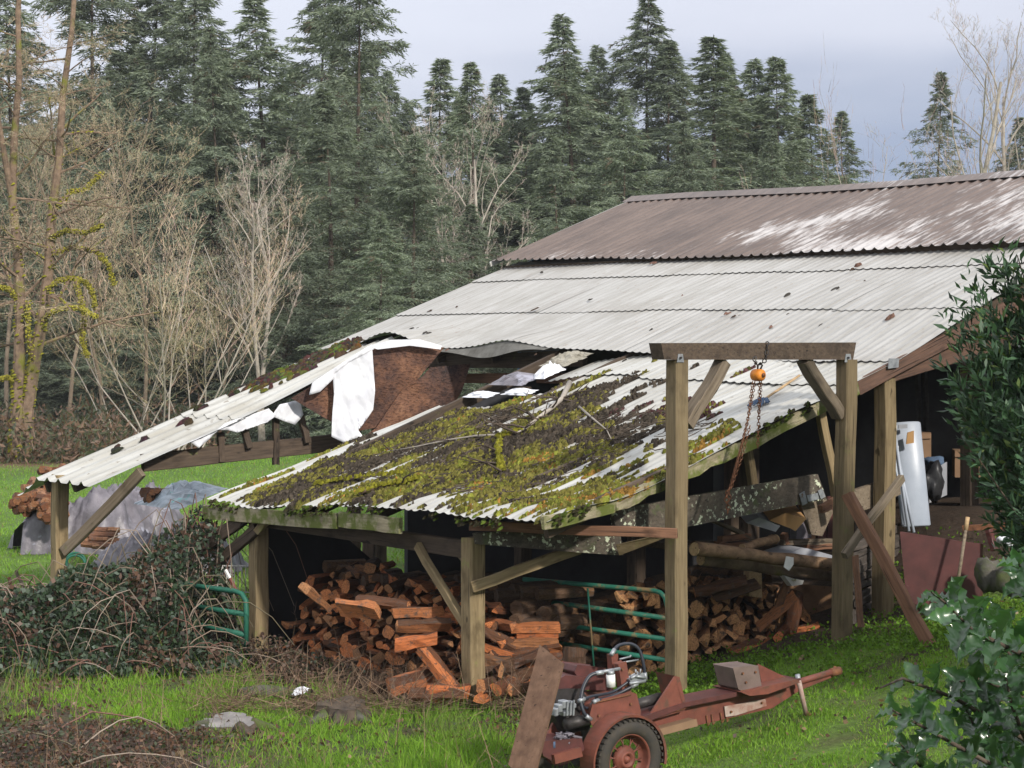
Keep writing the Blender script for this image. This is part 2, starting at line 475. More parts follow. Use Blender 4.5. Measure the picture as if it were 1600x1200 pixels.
# ------------------------------------------------------------------ ground
def axis(fine0, fine1, fs, lo, hi, growth=1.12):
    xs = list(np.arange(fine0, fine1, fs)); s = fs; x = xs[-1]
    while x < hi: s *= growth; x += s; xs.append(x)
    s = fs; x = fine0; pre = []
    while x > lo: s *= growth; x -= s; pre.append(x)
    return np.array(pre[::-1] + xs)
def cover(x, y):                                         # what grows where: 0 bare litter .. 1 grass
    x = np.asarray(x, float); y = np.asarray(y, float)
    g = 0.62 + 0.35 * noise2(x, y, 0.45, 2) + 0.25 * noise2(x, y, 0.16, 1)
    a = (x - P0.x) * RV.x + (y - P0.y) * RV.y; b = (x - P0.x) * UV.x + (y - P0.y) * UV.y
    infoot = sst(-.55, -.05, b) * (1 - sst(7.0, 7.6, b)) * sst(-2.1, -.9, a + .45 * np.minimum(b - 3, 0)) * (1 - sst(4.4, 4.9, a))
    g = g - 1.3 * infoot
    left = (1 - sst(-1.9, -0.5, x)) * (1 - sst(18.5, 20.5, y))
    g = g - 0.32 * left + 0.85 * np.exp(-((x + 2.55) / .75) ** 2 - ((y - 15.0) / .75) ** 2) + .6 * np.exp(-((x + .6) / .6) ** 2 - ((y - 12.9) / .9) ** 2)
    g = g - 0.9 * np.exp(-((x + 4.6) / 2.2) ** 2 - ((y - 13.3) / 1.0) ** 2)
    g = g + 0.5 * sst(19, 22, y) * (1 - infoot) + 0.22 * sst(.6, 1.6, x)
    yl = 45 + 16 * sst(-10.5, -7, x); g = g - 1.0 * sst(-2, 2, y - yl + 1.5 * noise2(x, y, 4))       # leaf litter below the maple
    g = g - .75 * np.exp(-((y - (13.9 + .42 * (x - 1.3))) / .13) ** 2) * sst(.7, 1.3, x) * (1 - sst(3.4, 4, x))
    return np.clip(g, 0, 1)
gx, gy = axis(-7, 6, .09, -350, 350), axis(9.5, 21, .09, -20, 600)
GX, GY = np.meshgrid(gx, gy)
GZ = gz(GX, GY)
cv = cover(GX, GY)
n1 = noise2(GX, GY, .3, 0)[..., None]; n2 = noise2(GX, GY, 2.5, 1)[..., None]
grass = np.array([.115, .205, .032]) * (1 + .25 * n1) + np.array([.02, .02, .0]) * n2
litter = np.array([.075, .05, .034]) * (1 + .3 * n1)
far_l = sst(40, 46, GY)[..., None]
litter = litter * (1 - far_l) + np.array([.17, .095, .06]) * far_l
tintg = litter * (1 - cv[..., None]) + np.clip(grass, .01, 1) * cv[..., None]
nx, ny = len(gx), len(gy)
idx = np.arange(nx * ny).reshape(ny, nx)
F = np.stack([idx[:-1, :-1], idx[:-1, 1:], idx[1:, 1:], idx[1:, :-1]], -1).reshape(-1, 4)
m, t, b = newmat('ground_mat')
a_ = N(t, 'ShaderNodeAttribute', attribute_name='tint')
n_ = tex(t, 22, 6, .7, shift=False); n3 = tex(t, 3.5, 5, .65, shift=False)
c_ = mixc(t, step(t, n_.outputs['Fac'], .35, .68), a_.outputs['Color'], (.35, .33, .28), 'MULTIPLY')
c_ = mixc(t, .7, a_.outputs['Color'], c_)
t.links.new(c_, b.inputs['Base Color']); b.inputs['Roughness'].default_value = .95
bump(t, b, n_.outputs['Fac'], .8, .05)
MATS['ground'] = m
g_me = npmesh('ground', np.stack([GX, GY, GZ], -1), F, tintg.reshape(-1, 3))
g_o = link('ground', g_me, None, m, None, True)
tag(g_o, 'uneven ground of grass, soil and leaf litter', None, None, 'structure')

# ------------------------------------------------------------------ the barn and its lean-to woodshed
ROT = math.atan2(-0.7809, 0.6247)
def rz_plane(a, b):
    z = 1.38 + .368 * b
    near = 1 - sst(0.0, 3.2, a)
    z = z + near * (.15 * np.exp(-((b + .1) / .55) ** 2) - .10 * np.exp(-((b - 3.7) / 1.1) ** 2))
    z = z + .035 * np.exp(-((a - 1.5) / 1.0) ** 2) * np.exp(-((b) / .8) ** 2)
    z = z - .05 * sst(4.5, 6.8, b) * (1 - sst(0, 7, a))
    return z
def rz_up(a, b):
    e = np.exp(-((b - 3.72) / .42) ** 2)
    lift = .19 * np.exp(-((a - 6.45) / .6) ** 2) + .09 * np.exp(-((a - 4.2) / .55) ** 2)
    return rz_plane(a, b) + e * lift
def rz_strip(a, b):
    z = rz_plane(a, b) + .10 * np.exp(-((a - 6.3) / .5) ** 2) * sst(1.6, 3.6, b)
    return z - .20 * sst(7.45, 8.05, a) * (1 - .6 * sst(0, 4, b))
def rz_low(a, b):
    return rz_plane(a, b) - .056 * np.maximum(b, 0) * sst(1.4, 3.6, a) + .02 * noise2(a, b, .7, 1) - .03 * np.exp(-((a - .9) / .8) ** 2 - ((b - 2) / .9) ** 2)
def rib(a, p, h, sharp=2.0):
    c = .5 + .5 * np.cos(2 * np.pi * a / p)
    return h * c ** sharp
def sheet(name, a0, a1, b0, b1, zf, mat, parent, lift=0.0, p=.105, h=.010, nb=10, ss=7, jag=0.0, sharp=2.0, bend=None):
    na = max(4, int(round((a1 - a0) / p * ss)))
    A = np.linspace(a0, a1, na + 1); T = np.linspace(0, 1, nb + 1)
    AA, TT = np.meshgrid(A, T)
    lowcut = b0 + jag * noise2(A, A * 0, .08, 2)
    BB = lowcut[None, :] * (1 - TT) + b1 * TT
    Z = zf(AA, BB) + rib(AA, p, h, sharp) + lift * (1 - TT) + .0015 * noise2(AA, BB, .2)
    V = np.stack([-AA, BB, Z], -1)
    id_ = np.arange(V.shape[0] * V.shape[1]).reshape(V.shape[:2])
    F = np.stack([id_[:-1, :-1], id_[1:, :-1], id_[1:, 1:], id_[:-1, 1:]], -1).reshape(-1, 4)
    return link(name, npmesh(name, V, F), parent, mat, mworld(parent), False)

barn = thing('barn', 'barn with streaked brown metal roof rising behind the woodshed', 'barn', P0, ROT)
shed = thing('woodshed', 'open lean-to woodshed with white metal roof, mossy and partly collapsed', 'shed', P0, ROT)
def zb(a, b):
    return 3.84 + .375 * (b - 6.6) + .10 * sst(3.5, 8, a)
def zb2(a, b):
    return zb(a, 9.0) - .375 * (b - 9.0)
WB = MATS['brown_roof']
cols = np.append(np.arange(-6.2, 7.9, .9), 8.06)
for i in range(len(cols) - 1):
    sheet('roof_panel', cols[i] - .03, min(cols[i+1] + .03, 8.06), 6.52 + R(-.012, .012), 9.03, zb, WB, barn, .004 + .004 * (i % 2), p=.15, h=.028, nb=4, ss=8, sharp=4)
for i in range(0, len(cols) - 1):
    sheet('roof_panel', cols[i] - .03, min(cols[i+1] + .03, 8.06), 8.99, 11.6, zb2, WB, barn, .004 * (i % 2), p=.15, h=.028, nb=1, ss=4)
mb = MB()
for k in range(12):
    a0, a1 = -6.2 + k * 14.25 / 12, -6.2 + (k + 1) * 14.25 / 12
    q = [B(a, b, float(zb(a, 9.0)) + dz) for a in (a0, a1) for b, dz in ((8.82, -.035), (9.0, .055), (9.18, -.035))]
    mb.add(q, [(0, 1, 4, 3), (1, 2, 5, 4)])
mb.build('ridge_cap', WB, barn)
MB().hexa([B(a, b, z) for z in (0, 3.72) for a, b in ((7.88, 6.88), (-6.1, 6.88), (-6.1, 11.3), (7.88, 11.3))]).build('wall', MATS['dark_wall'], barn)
MB().prism([B(7.9, 6.86, .0), B(7.9, 6.86, 3.85), B(7.9, 9.0, 4.7), B(7.9, 11.3, 3.85), B(7.9, 11.3, 0)], RV * .04).build('gable_wall', MATS['blue_wall'], barn)
MB().prism([B(7.95, 6.78, 3.2), B(7.95, 6.78, 3.88), B(7.45, 6.78, 3.86), B(7.45, 6.78, 3.2)], UV * .05).build('corner_board', MATS['blue_wall'], barn)
MB().bar(B(8.07, 6.50, float(zb(8.06, 6.5)) - .03), B(8.07, 9.0, float(zb(8.06, 9.0)) - .03), .02, .06).build('rake_trim', MATS['white_trim'], barn)
timber('fascia', B(-6.1, 6.62, 3.76), B(7.9, 6.62, 3.80), .03, .10, MATS['dark_wood'], barn, seg=8)

# upper courses of the lean-to roof, each sheet overlapping the one below
WR, WL = MATS['white_roof'], MATS['white_roof_low']
rows = [(6.05, 6.86), (4.85, 6.13), (3.72, 4.93)]
for (b0, b1) in rows:
    edges = [-1.12] + list(np.arange(-.3, 7.6, .9)) + [7.92]
    for i in range(len(edges) - 1):
        sheet('roof_panel', edges[i] - (.04 if i else 0), edges[i+1], b0 + R(-.015, .015), b1, rz_up, WR, shed, .008 + R(0, .008), nb=10 if b0 < 4 else 6)
for (b0, b1) in [(3.15, 3.82), (-.16, 3.23)]:
    edges = [-1.12, -.3, .6, 1.5, 2.4, 2.88] if b0 > 0 else [-1.14, -.25, .65, 1.55, 2.45, 2.9, 3.4, 3.87]
    for i in range(len(edges) - 1):
        top = b1 if (edges[i] < 2.4 or b0 > 0) else (2.78 if edges[i] < 2.85 else 2.56) + R(-.05, .05)
        sheet('roof_panel', edges[i] - (.04 if i else 0), edges[i+1], b0 + R(-.03, .03), top, rz_low, WL, shed, .012 + R(0, .014), nb=16, jag=.012)
for a0, a1 in ((6.26, 7.08), (7.04, 8.05)):
    for b0, b1 in ((1.62, 3.8), (-.14, 1.72)):
        sheet('roof_panel', a0, a1, b0, b1, rz_strip, WL, shed, .014, p=.27, h=.045, nb=12, ss=10, sharp=5)

# frame of the shed: posts, beams, braces
PW, DW = MATS['post_wood'], MATS['dark_wood']
def post(px, a, b, top, w, mat, low=-.15, name='post', tilt=0):
    p = B(a, b); g = gzf(p.x, p.y)
    return timber(name, Vector((p.x, p.y, g + low)), Vector((p.x + tilt, p.y, top)), w, w, mat, shed, up=UV)
post(735, 0, 0.03, 1.30, .145, PW)
post(397, 3.22, 0.03, 1.32, .14, PW)
pt = at(95, 742, 20.7); timber('post', Vector((pt.x - .03, pt.y, -.1)), pt, .15, .15, MATS['post_wood'], shed, up=UV)
pr = ona(1383, 592, -1.0)
timber('post', Vector((pr.x - .02, pr.y, gzf(pr.x, pr.y) - .2)), pr, .145, .145, PW, shed, up=UV)
for a, b in ((3.3, 3.2), (0.2, 3.3), (1.7, 3.3), (6.3, 3.5), (3.4, 6.3), (0.1, 6.3), (-1.0, 6.2)):
    p = B(a, b); timber('post', Vector((p.x, p.y, gzf(p.x, p.y) - .1)), Vector((p.x, p.y, 1.20 + .368 * b)), .14, .14, DW, shed, up=UV)
# braces on the front posts
q0, q1 = onb(652, 852, .0), onb(728, 978, -.02); timber('brace', q0, q1, .05, .07, PW, shed)
q0, q1 = onb(738, 918, -.06) , at(905, 858, 15.1); timber('brace', q0, q1, .045, .085, PW, shed)
MB().prism([onb(698, 852, .06), onb(733, 850, .06), onb(734, 892, .06)], UV * .03).build('gusset', MATS['grey_wood'], shed)
q0, q1 = at(100, 862, 20.6), at(222, 738, 20.2); timber('brace', q0, q1, .07, .11, MATS['grey_wood'], shed)
q0, q1 = at(425, 803, 17.25), at(402, 832, 17.35); timber('brace', q0, q1, .05, .07, PW, shed)
# eave beam, fascia boards and the loose boards
timber('eave_beam', B(3.35, .06, 1.22), B(.02, .06, 1.19), .07, .14, DW, shed)
for a0, a1, dz in ((3.9, 1.66, 0.0), (1.63, .74, -.015)):
    timber('fascia', B(a0, -.14, float(rz_plane(a0, -.14)) - .085 + dz), B(a1, -.14, float(rz_plane(a1, -.14)) - .115 + dz), .03, .13, MATS['mossy_board'], shed)
q0, q1 = onb(735, 822, -.10), at(1058, 834, 14.36); timber('board', q0, q1, .04, .075, MATS['red_wood'], shed)
MB().prism([at(738, 833, 14.93), at(800, 830, 14.93), at(968, 836, 14.90), at(973, 868, 14.90), at(885, 862, 14.90), at(742, 850, 14.93)], (0.01, .045, 0)).build('board', MATS['lichen_wood'], shed)
MB().prism([at(962, 852, 14.8), at(1040, 834, 14.5), at(1046, 838, 14.5), at(968, 868, 14.8)], (0, .05, 0)).build('brace', PW, shed)
# rafters under the sheets
for a in (-.95, .15, 1.25, 2.35, 3.45):
    timber('rafter', B(a, -.02, float(rz_plane(a, 0)) - .10), B(a, 3.7, float(rz_plane(a, 3.7)) - .10), .05, .12, DW, shed, seg=6)
    timber('rafter', B(a, 3.7, float(rz_plane(a, 3.7)) - .10), B(a, 6.8, float(rz_plane(a, 6.8)) - .10), .05, .12, DW, shed)
for a in (6.95, 7.6):
    timber('rafter', B(a, .0, float(rz_strip(a, 0)) - .09), B(a, 6.8, float(rz_plane(a, 6.8)) - .10), .06, .12, DW, shed, seg=6)
for a in (4.6, 5.6):
    timber('rafter', B(a, 3.8, float(rz_plane(a, 3.8)) - .12), B(a, 6.8, float(rz_plane(a, 6.8)) - .10), .05, .12, DW, shed)
# purlins across the torn opening
timber('purlin', ona(690, 560, 5.9).lerp(B(5.95, 3.95, 2.62), 1), B(3.2, 3.95, 2.66), .07, .17, MATS['dark_wood'], shed)
timber('purlin', B(5.9, 4.15, 2.42), B(3.3, 4.15, 2.46), .06, .11, MATS['red_wood'], shed)
timber('purlin', B(5.2, 5.0, 2.30), B(3.3, 5.0, 2.34), .06, .14, DW, shed)
# tie beam and struts at the far end
q0, q1 = at(222, 724, 20.45), at(535, 690, 21.9)
timber('tie_beam', q0, q1, .07, .19, DW, shed)
for (x0, y0, x1, y1) in ((345, 676, 346, 722), (377, 655, 390, 700), (431, 640, 431, 726), (469, 648, 481, 692)):
    s = (x0 - 222) / 313; D = 20.40 + 1.45 * s
    timber('strut', at(x0, y0, D), at(x1, y1, D), .05, .075, DW, shed, up=UV)
post(530, 6.15, 3.05, 2.2, .12, DW)
timber('post', Vector((at(570, 850, 20.6).x, 20.6, 0)), at(578, 815, 20.6), .13, .13, DW, shed)
# rake of the near end: board under the sheets, red beam on the post
rk = lambda px, py, a=-1.09: ona(px, py, a)
timber('rake_board', rk(1275, 640), rk(1352, 600), .03, .11, MATS['mossy_board'], shed)
timber('rake_board', rk(1340, 606), rk(1600, 468), .035, .13, MATS['rake_wood'], shed)
timber('beam', rk(1378, 588, -1.0), rk(1640, 508, -1.0), .07, .15, MATS['rake_wood'], shed)
for (xa, ya), (xb, yb) in (((848, 818), (960, 790)), ((962, 790), (1040, 752)), ((1045, 752), (1150, 702)), ((1150, 702), (1274, 640))):
    timber('rake_board', rk(xa, ya), rk(xb, yb), .03, .10, MATS['mossy_board'], shed, rough=.012)
MB().prism([rk(1389, 560, -1.14), rk(1405, 560, -1.14), rk(1404, 574, -1.14), rk(1388, 576, -1.14)], RV * .004).build('bracket', MATS['galvanised'], shed)
q0, q1 = ona(1166, 690, -.6), ona(1180, 780, -.6); timber('brace', q0, q1, .06, .075, PW, shed, up=UV)
q0, q1 = ona(1281, 640, -.9), ona(1312, 800, -.9); timber('brace', q0, q1, .06, .08, PW, shed, up=UV)
# inner partition, black sheet hung in the left bay
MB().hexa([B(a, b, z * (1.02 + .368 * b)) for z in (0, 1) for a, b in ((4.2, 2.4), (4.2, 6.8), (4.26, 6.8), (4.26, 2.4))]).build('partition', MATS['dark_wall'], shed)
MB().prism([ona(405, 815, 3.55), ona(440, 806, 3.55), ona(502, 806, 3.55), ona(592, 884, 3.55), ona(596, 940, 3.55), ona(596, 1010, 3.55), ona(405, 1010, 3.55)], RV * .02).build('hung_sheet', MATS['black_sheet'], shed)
for (x0, y0, x1, y1, w) in ((397, 798, 322, 852, .07), (402, 826, 340, 878, .06)):
    timber('fallen_rafter', at(x0, y0, 17.4), at(x1, y1, 17.9), .05, w * 1.7, MATS['dark_wood'], shed)

# torn opening: hanging board, house wrap, insulation, curled metal
osbA = [(455, 622), (492, 600), (530, 570), (580, 541), (640, 536), (694, 543), (668, 572), (655, 590), (628, 606), (610, 634), (588, 668), (548, 676), (505, 652)]
def warped(poly_px, plane, thick, name, mat, amp=.03, off=0.0, parent=shed, n=9, fold=0.0):
    """a sheet with the outline given on a building plane, buckled out of plane, with thickness"""
    import bmesh
    P = [plane(x, y) for x, y in poly_px]
    nrm = (P[1] - P[0]).cross(P[len(P) // 2] - P[0]).normalized()
    if nrm.y > 0: nrm = -nrm
    bm = bmesh.new(); vs = [bm.verts.new(p) for p in P]; bm.faces.new(vs)
    bmesh.ops.triangulate(bm, faces=bm.faces[:])
    for k in range(5 if fold else 4):
        bmesh.ops.subdivide_edges(bm, edges=[e for e in bm.edges if e.calc_length() > (.045 if fold else .09)], cuts=1)
        bmesh.ops.triangulate(bm, faces=bm.faces[:])
    for v in bm.verts:
        c = v.co; h_ = c.x + c.y * .5; v.co = c + nrm * (off + amp * float(noise2(h_, c.z, .28, 1)) + fold * (float(noise2(h_ + .25 * c.z, c.z * .35, .05, 2)) + .7 * abs(float(noise2(h_ - .5 * c.z, c.z, .09, 0)))))
    r = bmesh.ops.extrude_face_region(bm, geom=bm.faces[:])
    for e in r['geom']:
        if isinstance(e, bmesh.types.BMVert): e.co -= nrm * thick
    bmesh.ops.recalc_face_normals(bm, faces=bm.faces[:])
    me = bpy.data.meshes.new(name); M = mworld(parent) if parent else Matrix.Translation(P[0]); bm.transform(M.inverted()); bm.to_mesh(me); bm.free()
    return link(name, me, parent, mat, M, fold > 0)
pA = lambda x, y: on(x, y, B(6.1, 2.4), (RV * .75 + UV * .5).normalized())
pB = lambda x, y: on(x, y, B(5.6, 3.0), (RV * .8 + UV * .45).normalized())
warped(osbA, pA, .014, 'hanging_board', MATS['osb'])
warped([(588, 668), (612, 632), (632, 604), (660, 588), (672, 574), (735, 568), (722, 610), (700, 650), (655, 672), (600, 692), (575, 700), (560, 690)], pB, .014, 'hanging_board', MATS['osb'], .04)
pW = lambda x, y: on(x, y, B(6.1, 2.3), (RV * .75 + UV * .5).normalized())
warped([(581, 538), (584, 580), (586, 610), (583, 640), (572, 656), (559, 650), (560, 672), (574, 690), (556, 684), (538, 692), (518, 682), (519, 650), (522, 615), (520, 586), (545, 562)], pW, .004, 'house_wrap', MATS['wrap'], .03, .07, n=4, fold=.009)
warped([(483, 617), (488, 598), (522, 575), (575, 541), (585, 545), (545, 566), (523, 584), (521, 592), (500, 612)], pW, .004, 'house_wrap', MATS['wrap'], .02, .07, fold=.010)
warped([(575, 541), (610, 531), (655, 530), (690, 540), (688, 546), (640, 540), (590, 546)], lambda x, y: pW(x, y), .004, 'house_wrap', MATS['wrap'], .02, .05)
for poly in ([(338, 672), (350, 662), (420, 638), (432, 650), (418, 660), (392, 662), (372, 676), (356, 672)], [(296, 690), (325, 678), (340, 672), (322, 690), (310, 700)], [(425, 650), (436, 632), (468, 624), (474, 648), (462, 664), (444, 658)]):
    warped(poly, lambda x, y: on(x, y, B(6.3, 1.2), RV), .004, 'house_wrap', MATS['wrap'], .02, fold=.012)
def crumple(name, cx, cy, D, sx, sy, sz, mat, parent, seed, n=9):
    rg = np.random.default_rng(seed); V, F = [], []
    c = at(cx, cy, D)
    for i in range(n):
        for j in range(n):
            x, y = (i / (n - 1) - .5), (j / (n - 1) - .5)
            z = (.25 - x * x) * (.25 - y * y) * 16 * sz * (.55 + .6 * rg.random())
            p = c + RV * (-x * sx) + UV * (y * sy)
            V.append((p.x + R(-.02, .02), p.y + R(-.02, .02), p.z + z + (y * sy) * .33))
    for i in range(n - 1):
        for j in range(n - 1):
            F.append((i*n+j, (i+1)*n+j, (i+1)*n+j+1, i*n+j+1))
    return MB().add(V, F).build(name, mat, parent)
crumple('house_wrap', 752, 617, 19.15, .42, .16, .035, MATS['wrap'], shed, 1)
crumple('house_wrap', 812, 613, 18.9, .42, .16, .04, MATS['wrap'], shed, 2)
crumple('house_wrap', 857, 584, 19.05, .22, .3, .12, MATS['wrap'], shed, 6)
crumple('insulation', 806, 594, 19.2, .55, .3, .08, MATS['tarp'], shed, 3)
crumple('insulation', 886, 562, 19.5, .4, .4, .08, MATS['insulation'], shed, 4, 14)
q0, q1 = onb(800, 600, 3.75), onb(872, 560, 3.75); timber('lath', q0, q1, .04, .03, DW, shed)
MB().tube([B(5.75, 3.9, 2.74), B(4.7, 3.86, 2.71), B(3.45, 3.86, 2.78)], .008, 5).build('cord', MATS['grey_wood'], shed)
# curled flap of metal
V, F = [], []
for i in range(25):
    s = i / 24; a = 5.35 - 1.85 * s
    for j in range(6):
        q = j / 5
        V.append(B(a, 3.74 - .10 * q, float(rz_up(a, 3.74)) + .03 * math.sin(s * 9) * q - .10 * q * (.35 + math.sin(math.pi * s)) + .004))
for i in range(24):
    for j in range(5):
        F.append((i*6+j, i*6+j+1, (i+1)*6+j+1, (i+1)*6+j))
MB().add(V, F).build('curled_flap', MATS['flap'], shed, True)

# ------------------------------------------------------------------ moss and debris on the roof
def clump_mesh(P, S, H, AX, C, k=6, seed=0):
    """P centres, S radii, H heights, AX elongation along the slope, C colours: low irregular cushions"""
    rg = np.random.default_rng(seed); n = len(P)
    ang = (np.arange(k) / k * 2 * np.pi)[None, :] + rg.uniform(0, 6.28, (n, 1))
    rad = S[:, None] * rg.uniform(.6, 1.25, (n, k))
    u, r = np.array(UV), np.array(RV)
    slope = np.array([UV.x, UV.y, .368])
    ring = P[:, None, :] + (np.cos(ang) * rad * AX[:, None])[..., None] * slope + (np.sin(ang) * rad)[..., None] * r
    ring[..., 2] -= .004
    mid = P[:, None, :] + (np.cos(ang) * rad * .6 * AX[:, None])[..., None] * slope + (np.sin(ang) * rad * .6)[..., None] * r
    mid[..., 2] += H[:, None] * rg.uniform(.5, 1.0, (n, k))
    top = P + np.stack([rg.normal(0, .15, n) * S, rg.normal(0, .15, n) * S, H * rg.uniform(.8, 1.2, n)], -1)
    V = np.concatenate([ring, mid, top[:, None, :]], 1)
    base = (np.arange(n) * (2 * k + 1))[:, None]
    j = np.arange(k)[None, :]; q = (j + 1) % k
    T = np.concatenate([np.stack([base + j, base + q, base + k + j], -1), np.stack([base + q, base + k + q, base + k + j], -1),
                        np.stack([base + k + j, base + k + q, base + 2 * k + 0 * j], -1)], 1).reshape(-1, 3)
    tint = np.repeat(C[:, None, :], 2 * k + 1, 1) * rg.uniform(.75, 1.2, (n, 2 * k + 1, 1))
    return V.reshape(-1, 3), T, tint.reshape(-1, 3)
MOSS = tinted('moss_mat', 0.0, .95, .1, .6, 30)
mo = MOSS.node_tree; bb = [x for x in mo.nodes if x.type == 'BSDF_PRINCIPLED'][0]
nn = tex(mo, 90, 4, .7, shift=False); bump(mo, bb, nn.outputs['Fac'], 1.0, .02)
def mosscol(a, b, rg):
    n = len(a)
    k = noise2(a, b, .42, 2) + .6 * noise2(a, b, .12, 0) + rg.normal(0, .24, n)
    dark = np.array([.062, .05, .038]); olive = np.array([.155, .14, .034]); orange = np.array([.27, .15, .035]); green = np.array([.17, .18, .03])
    hot = 1.0 * np.exp(-((a + .25) / .8) ** 2 - ((b - .75) / .75) ** 2) - .25 * sst(1.8, 2.6, b) - .2
    dkw = -.55 * np.exp(-((a - 1.35) / 1.1) ** 2 - ((b - 1.45) / .7) ** 2)
    v = k + hot + dkw
    c = np.where((v < -.38)[:, None], dark, np.where((v < .35)[:, None], olive, np.where((v < .8)[:, None], green, orange)))
    red = (b > 2.2) & (a < .9) & (rg.random(n) < .6)
    c = np.where(red[:, None], np.array([.075, .035, .035]), c)
    return c * rg.uniform(.45, 1.5, (n, 1))
rg = np.random.default_rng(11)
NA = 105000
a = rg.uniform(-1.1, 3.84, NA); b = rg.uniform(-.14, 3.6, NA)
b = np.where(a > 2.88, b * .69, np.where(a > 2.45, b * .76, b))
den = .68 - 1.0 * sst(1.5, 3.3, b + .35 * (1 - sst(-.9, 1.2, a)) - .45 * np.exp(-((a - 1.9) / .9) ** 2)) + .34 * noise2(a * 1.0, b * .55, .5, 1) + .36 * noise2(a * 1.7, b * .5, .15, 0) + .40 * noise2(a * 1.0, b * .22, .055, 2)
den -= .55 * (1 - sst(-.9, .1, a)) * (1 - .9 * np.exp(-((b - .8) / .5) ** 2))
den += .75 * np.exp(-((a + .75) / .3) ** 2 - ((b - 1.9) / .35) ** 2) + .5 * np.exp(-((a + .3) / .5) ** 2 - ((b - 2.4) / .3) ** 2)
den -= .26 * (1 - sst(-.15, .25, b)) ; den -= .7 * sst(3.25, 3.65, a)
den -= .55 * np.exp(-((a - .55) / .35) ** 2 - ((b - .1) / .35) ** 2)
val = .5 + .5 * np.cos(2 * np.pi * a / .105)               # 1 on a rib
keep = (den > .16 + .66 * val) & (rg.random(NA) < .62)
a, b, den = a[keep], b[keep], den[keep]
Pm = np.stack([P0.x + RV.x * a + UV.x * b, P0.y + RV.y * a + UV.y * b, rz_low(a, b) + .010], -1)
S = rg.uniform(.007, .020, len(a)) * (1 + .5 * np.clip(den, 0, 1)); H = rg.uniform(.010, .038, len(a)) * (.7 + np.clip(den, 0, 1.2))
V, T, C = clump_mesh(Pm, S, H, rg.uniform(1.0, 2.3, len(a)), mosscol(a, b, rg), 5, 1)
Mi = np.array(mworld(shed).inverted())
def tolocal(V): return V @ Mi[:3, :3].T + Mi[:3, 3]
o = link('moss', npmesh('moss', tolocal(V), T, C), shed, MOSS, mworld(shed)); o["kind"] = 'stuff'
# dark cushions on the far strip and stray ones on the upper sheets
PP, SS, HH, AXX, CC = [], [], [], [], []
def cushion(px, py, rx, n, zf=rz_strip, col=(.04, .028, .02), big=1.0):
    for _ in range(n):
        x, y = px + random.gauss(0, rx * .5), py + random.gauss(0, rx * .22) - 0
        d = Vector(((x - 800) / FPX, 1, -(y - 540) / FPX))
        p = on(x, y, B(7, 0, 1.40), (UP - UV * .368).normalized()); rel = p - P0
        aa, bb_ = rel.dot(RV), rel.dot(UV)
        p.z = float(zf(aa, bb_)) + .03
        PP.append(p); SS.append(R(.02, .05) * big); HH.append(R(.02, .06) * big); AXX.append(R(1, 2)); CC.append([c * R(.6, 1.5) for c in col])
for px, py, rx, n in ((163, 689, 16, 26), (182, 703, 6, 7), (235, 657, 14, 18), (300, 640, 22, 34), (308, 628, 10, 10), (224, 691, 3, 3), (290, 662, 6, 5), (362, 616, 10, 10)):
    cushion(px, py, rx, n)
for s in np.linspace(0, 1, 34):
    x = 395 + 165 * s; y = 604 - 68 * s
    cushion(x, y + R(-6, 10) * (1 - .4 * s), 17 - 6 * s, 16, col=(.05, .036, .024) if R(0, 1) < .75 else (.085, .085, .02))
up_pl = lambda x, y: on(x, y, B(3, 0, 1.38), (UP - UV * .368).normalized())
for _ in range(40):
    p = up_pl(R(640, 1480), R(410, 590)); rel = p - P0; aa, bb_ = rel.dot(RV), rel.dot(UV)
    if not (-1 < aa < 7.6 and 3.3 < bb_ < 6.7): continue
    col = random.choice(((.06, .04, .03), (.16, .09, .07), (.05, .045, .04)))
    for _k in range(random.choice((1, 1, 2, 3))):
        q = p + RV * R(-.04, .04) + UV * R(-.08, .08); q.z = float(rz_up(aa, bb_)) + .02
        PP.append(q); SS.append(R(.008, .022)); HH.append(R(.006, .018)); AXX.append(R(1.5, 3.5)); CC.append(col)
for x, y in ((1341, 412), (1390, 492), (1394, 490)):
    p = up_pl(x, y); rel = p - P0; aa, bb_ = rel.dot(RV), rel.dot(UV); p.z = float(rz_up(aa, bb_)) + .02
    PP.append(p); SS.append(.03); HH.append(.03); AXX.append(2.0); CC.append((.14, .08, .06))
V, T, C = clump_mesh(np.array([tuple(p) for p in PP]), np.array(SS), np.array(HH), np.array(AXX), np.array(CC), 7, 2)
o = link('moss', npmesh('moss', tolocal(V), T, C), shed, MOSS, mworld(shed)); o["kind"] = 'stuff'
# moss along the rake and eave edges
n = 700
s = rg.random(n); onr = rg.random(n) < .5
a = np.where(onr, -1.13, -1.0 + 4.8 * s); b = np.where(onr, -.1 + 2.9 * s, -.16)
kp = (noise2(a, b, .25, 2) > -.05)
a, b = a[kp], b[kp]
z = rz_low(a, b) - rg.uniform(-.03, .05, len(a))
Pm = np.stack([P0.x + RV.x * a + UV.x * b, P0.y + RV.y * a + UV.y * b, z], -1)
cc = np.where((rg.random(len(a)) < .5)[:, None], np.array([.07, .10, .015]), np.array([.045, .04, .02])) * rg.uniform(.6, 1.4, (len(a), 1))
V, T, C = clump_mesh(Pm, rg.uniform(.008, .022, len(a)), rg.uniform(.006, .02, len(a)), rg.uniform(1, 2, len(a)), cc, 6, 3)
o = link('moss', npmesh('moss', tolocal(V), T, C), shed, MOSS, mworld(shed)); o["kind"] = 'stuff'
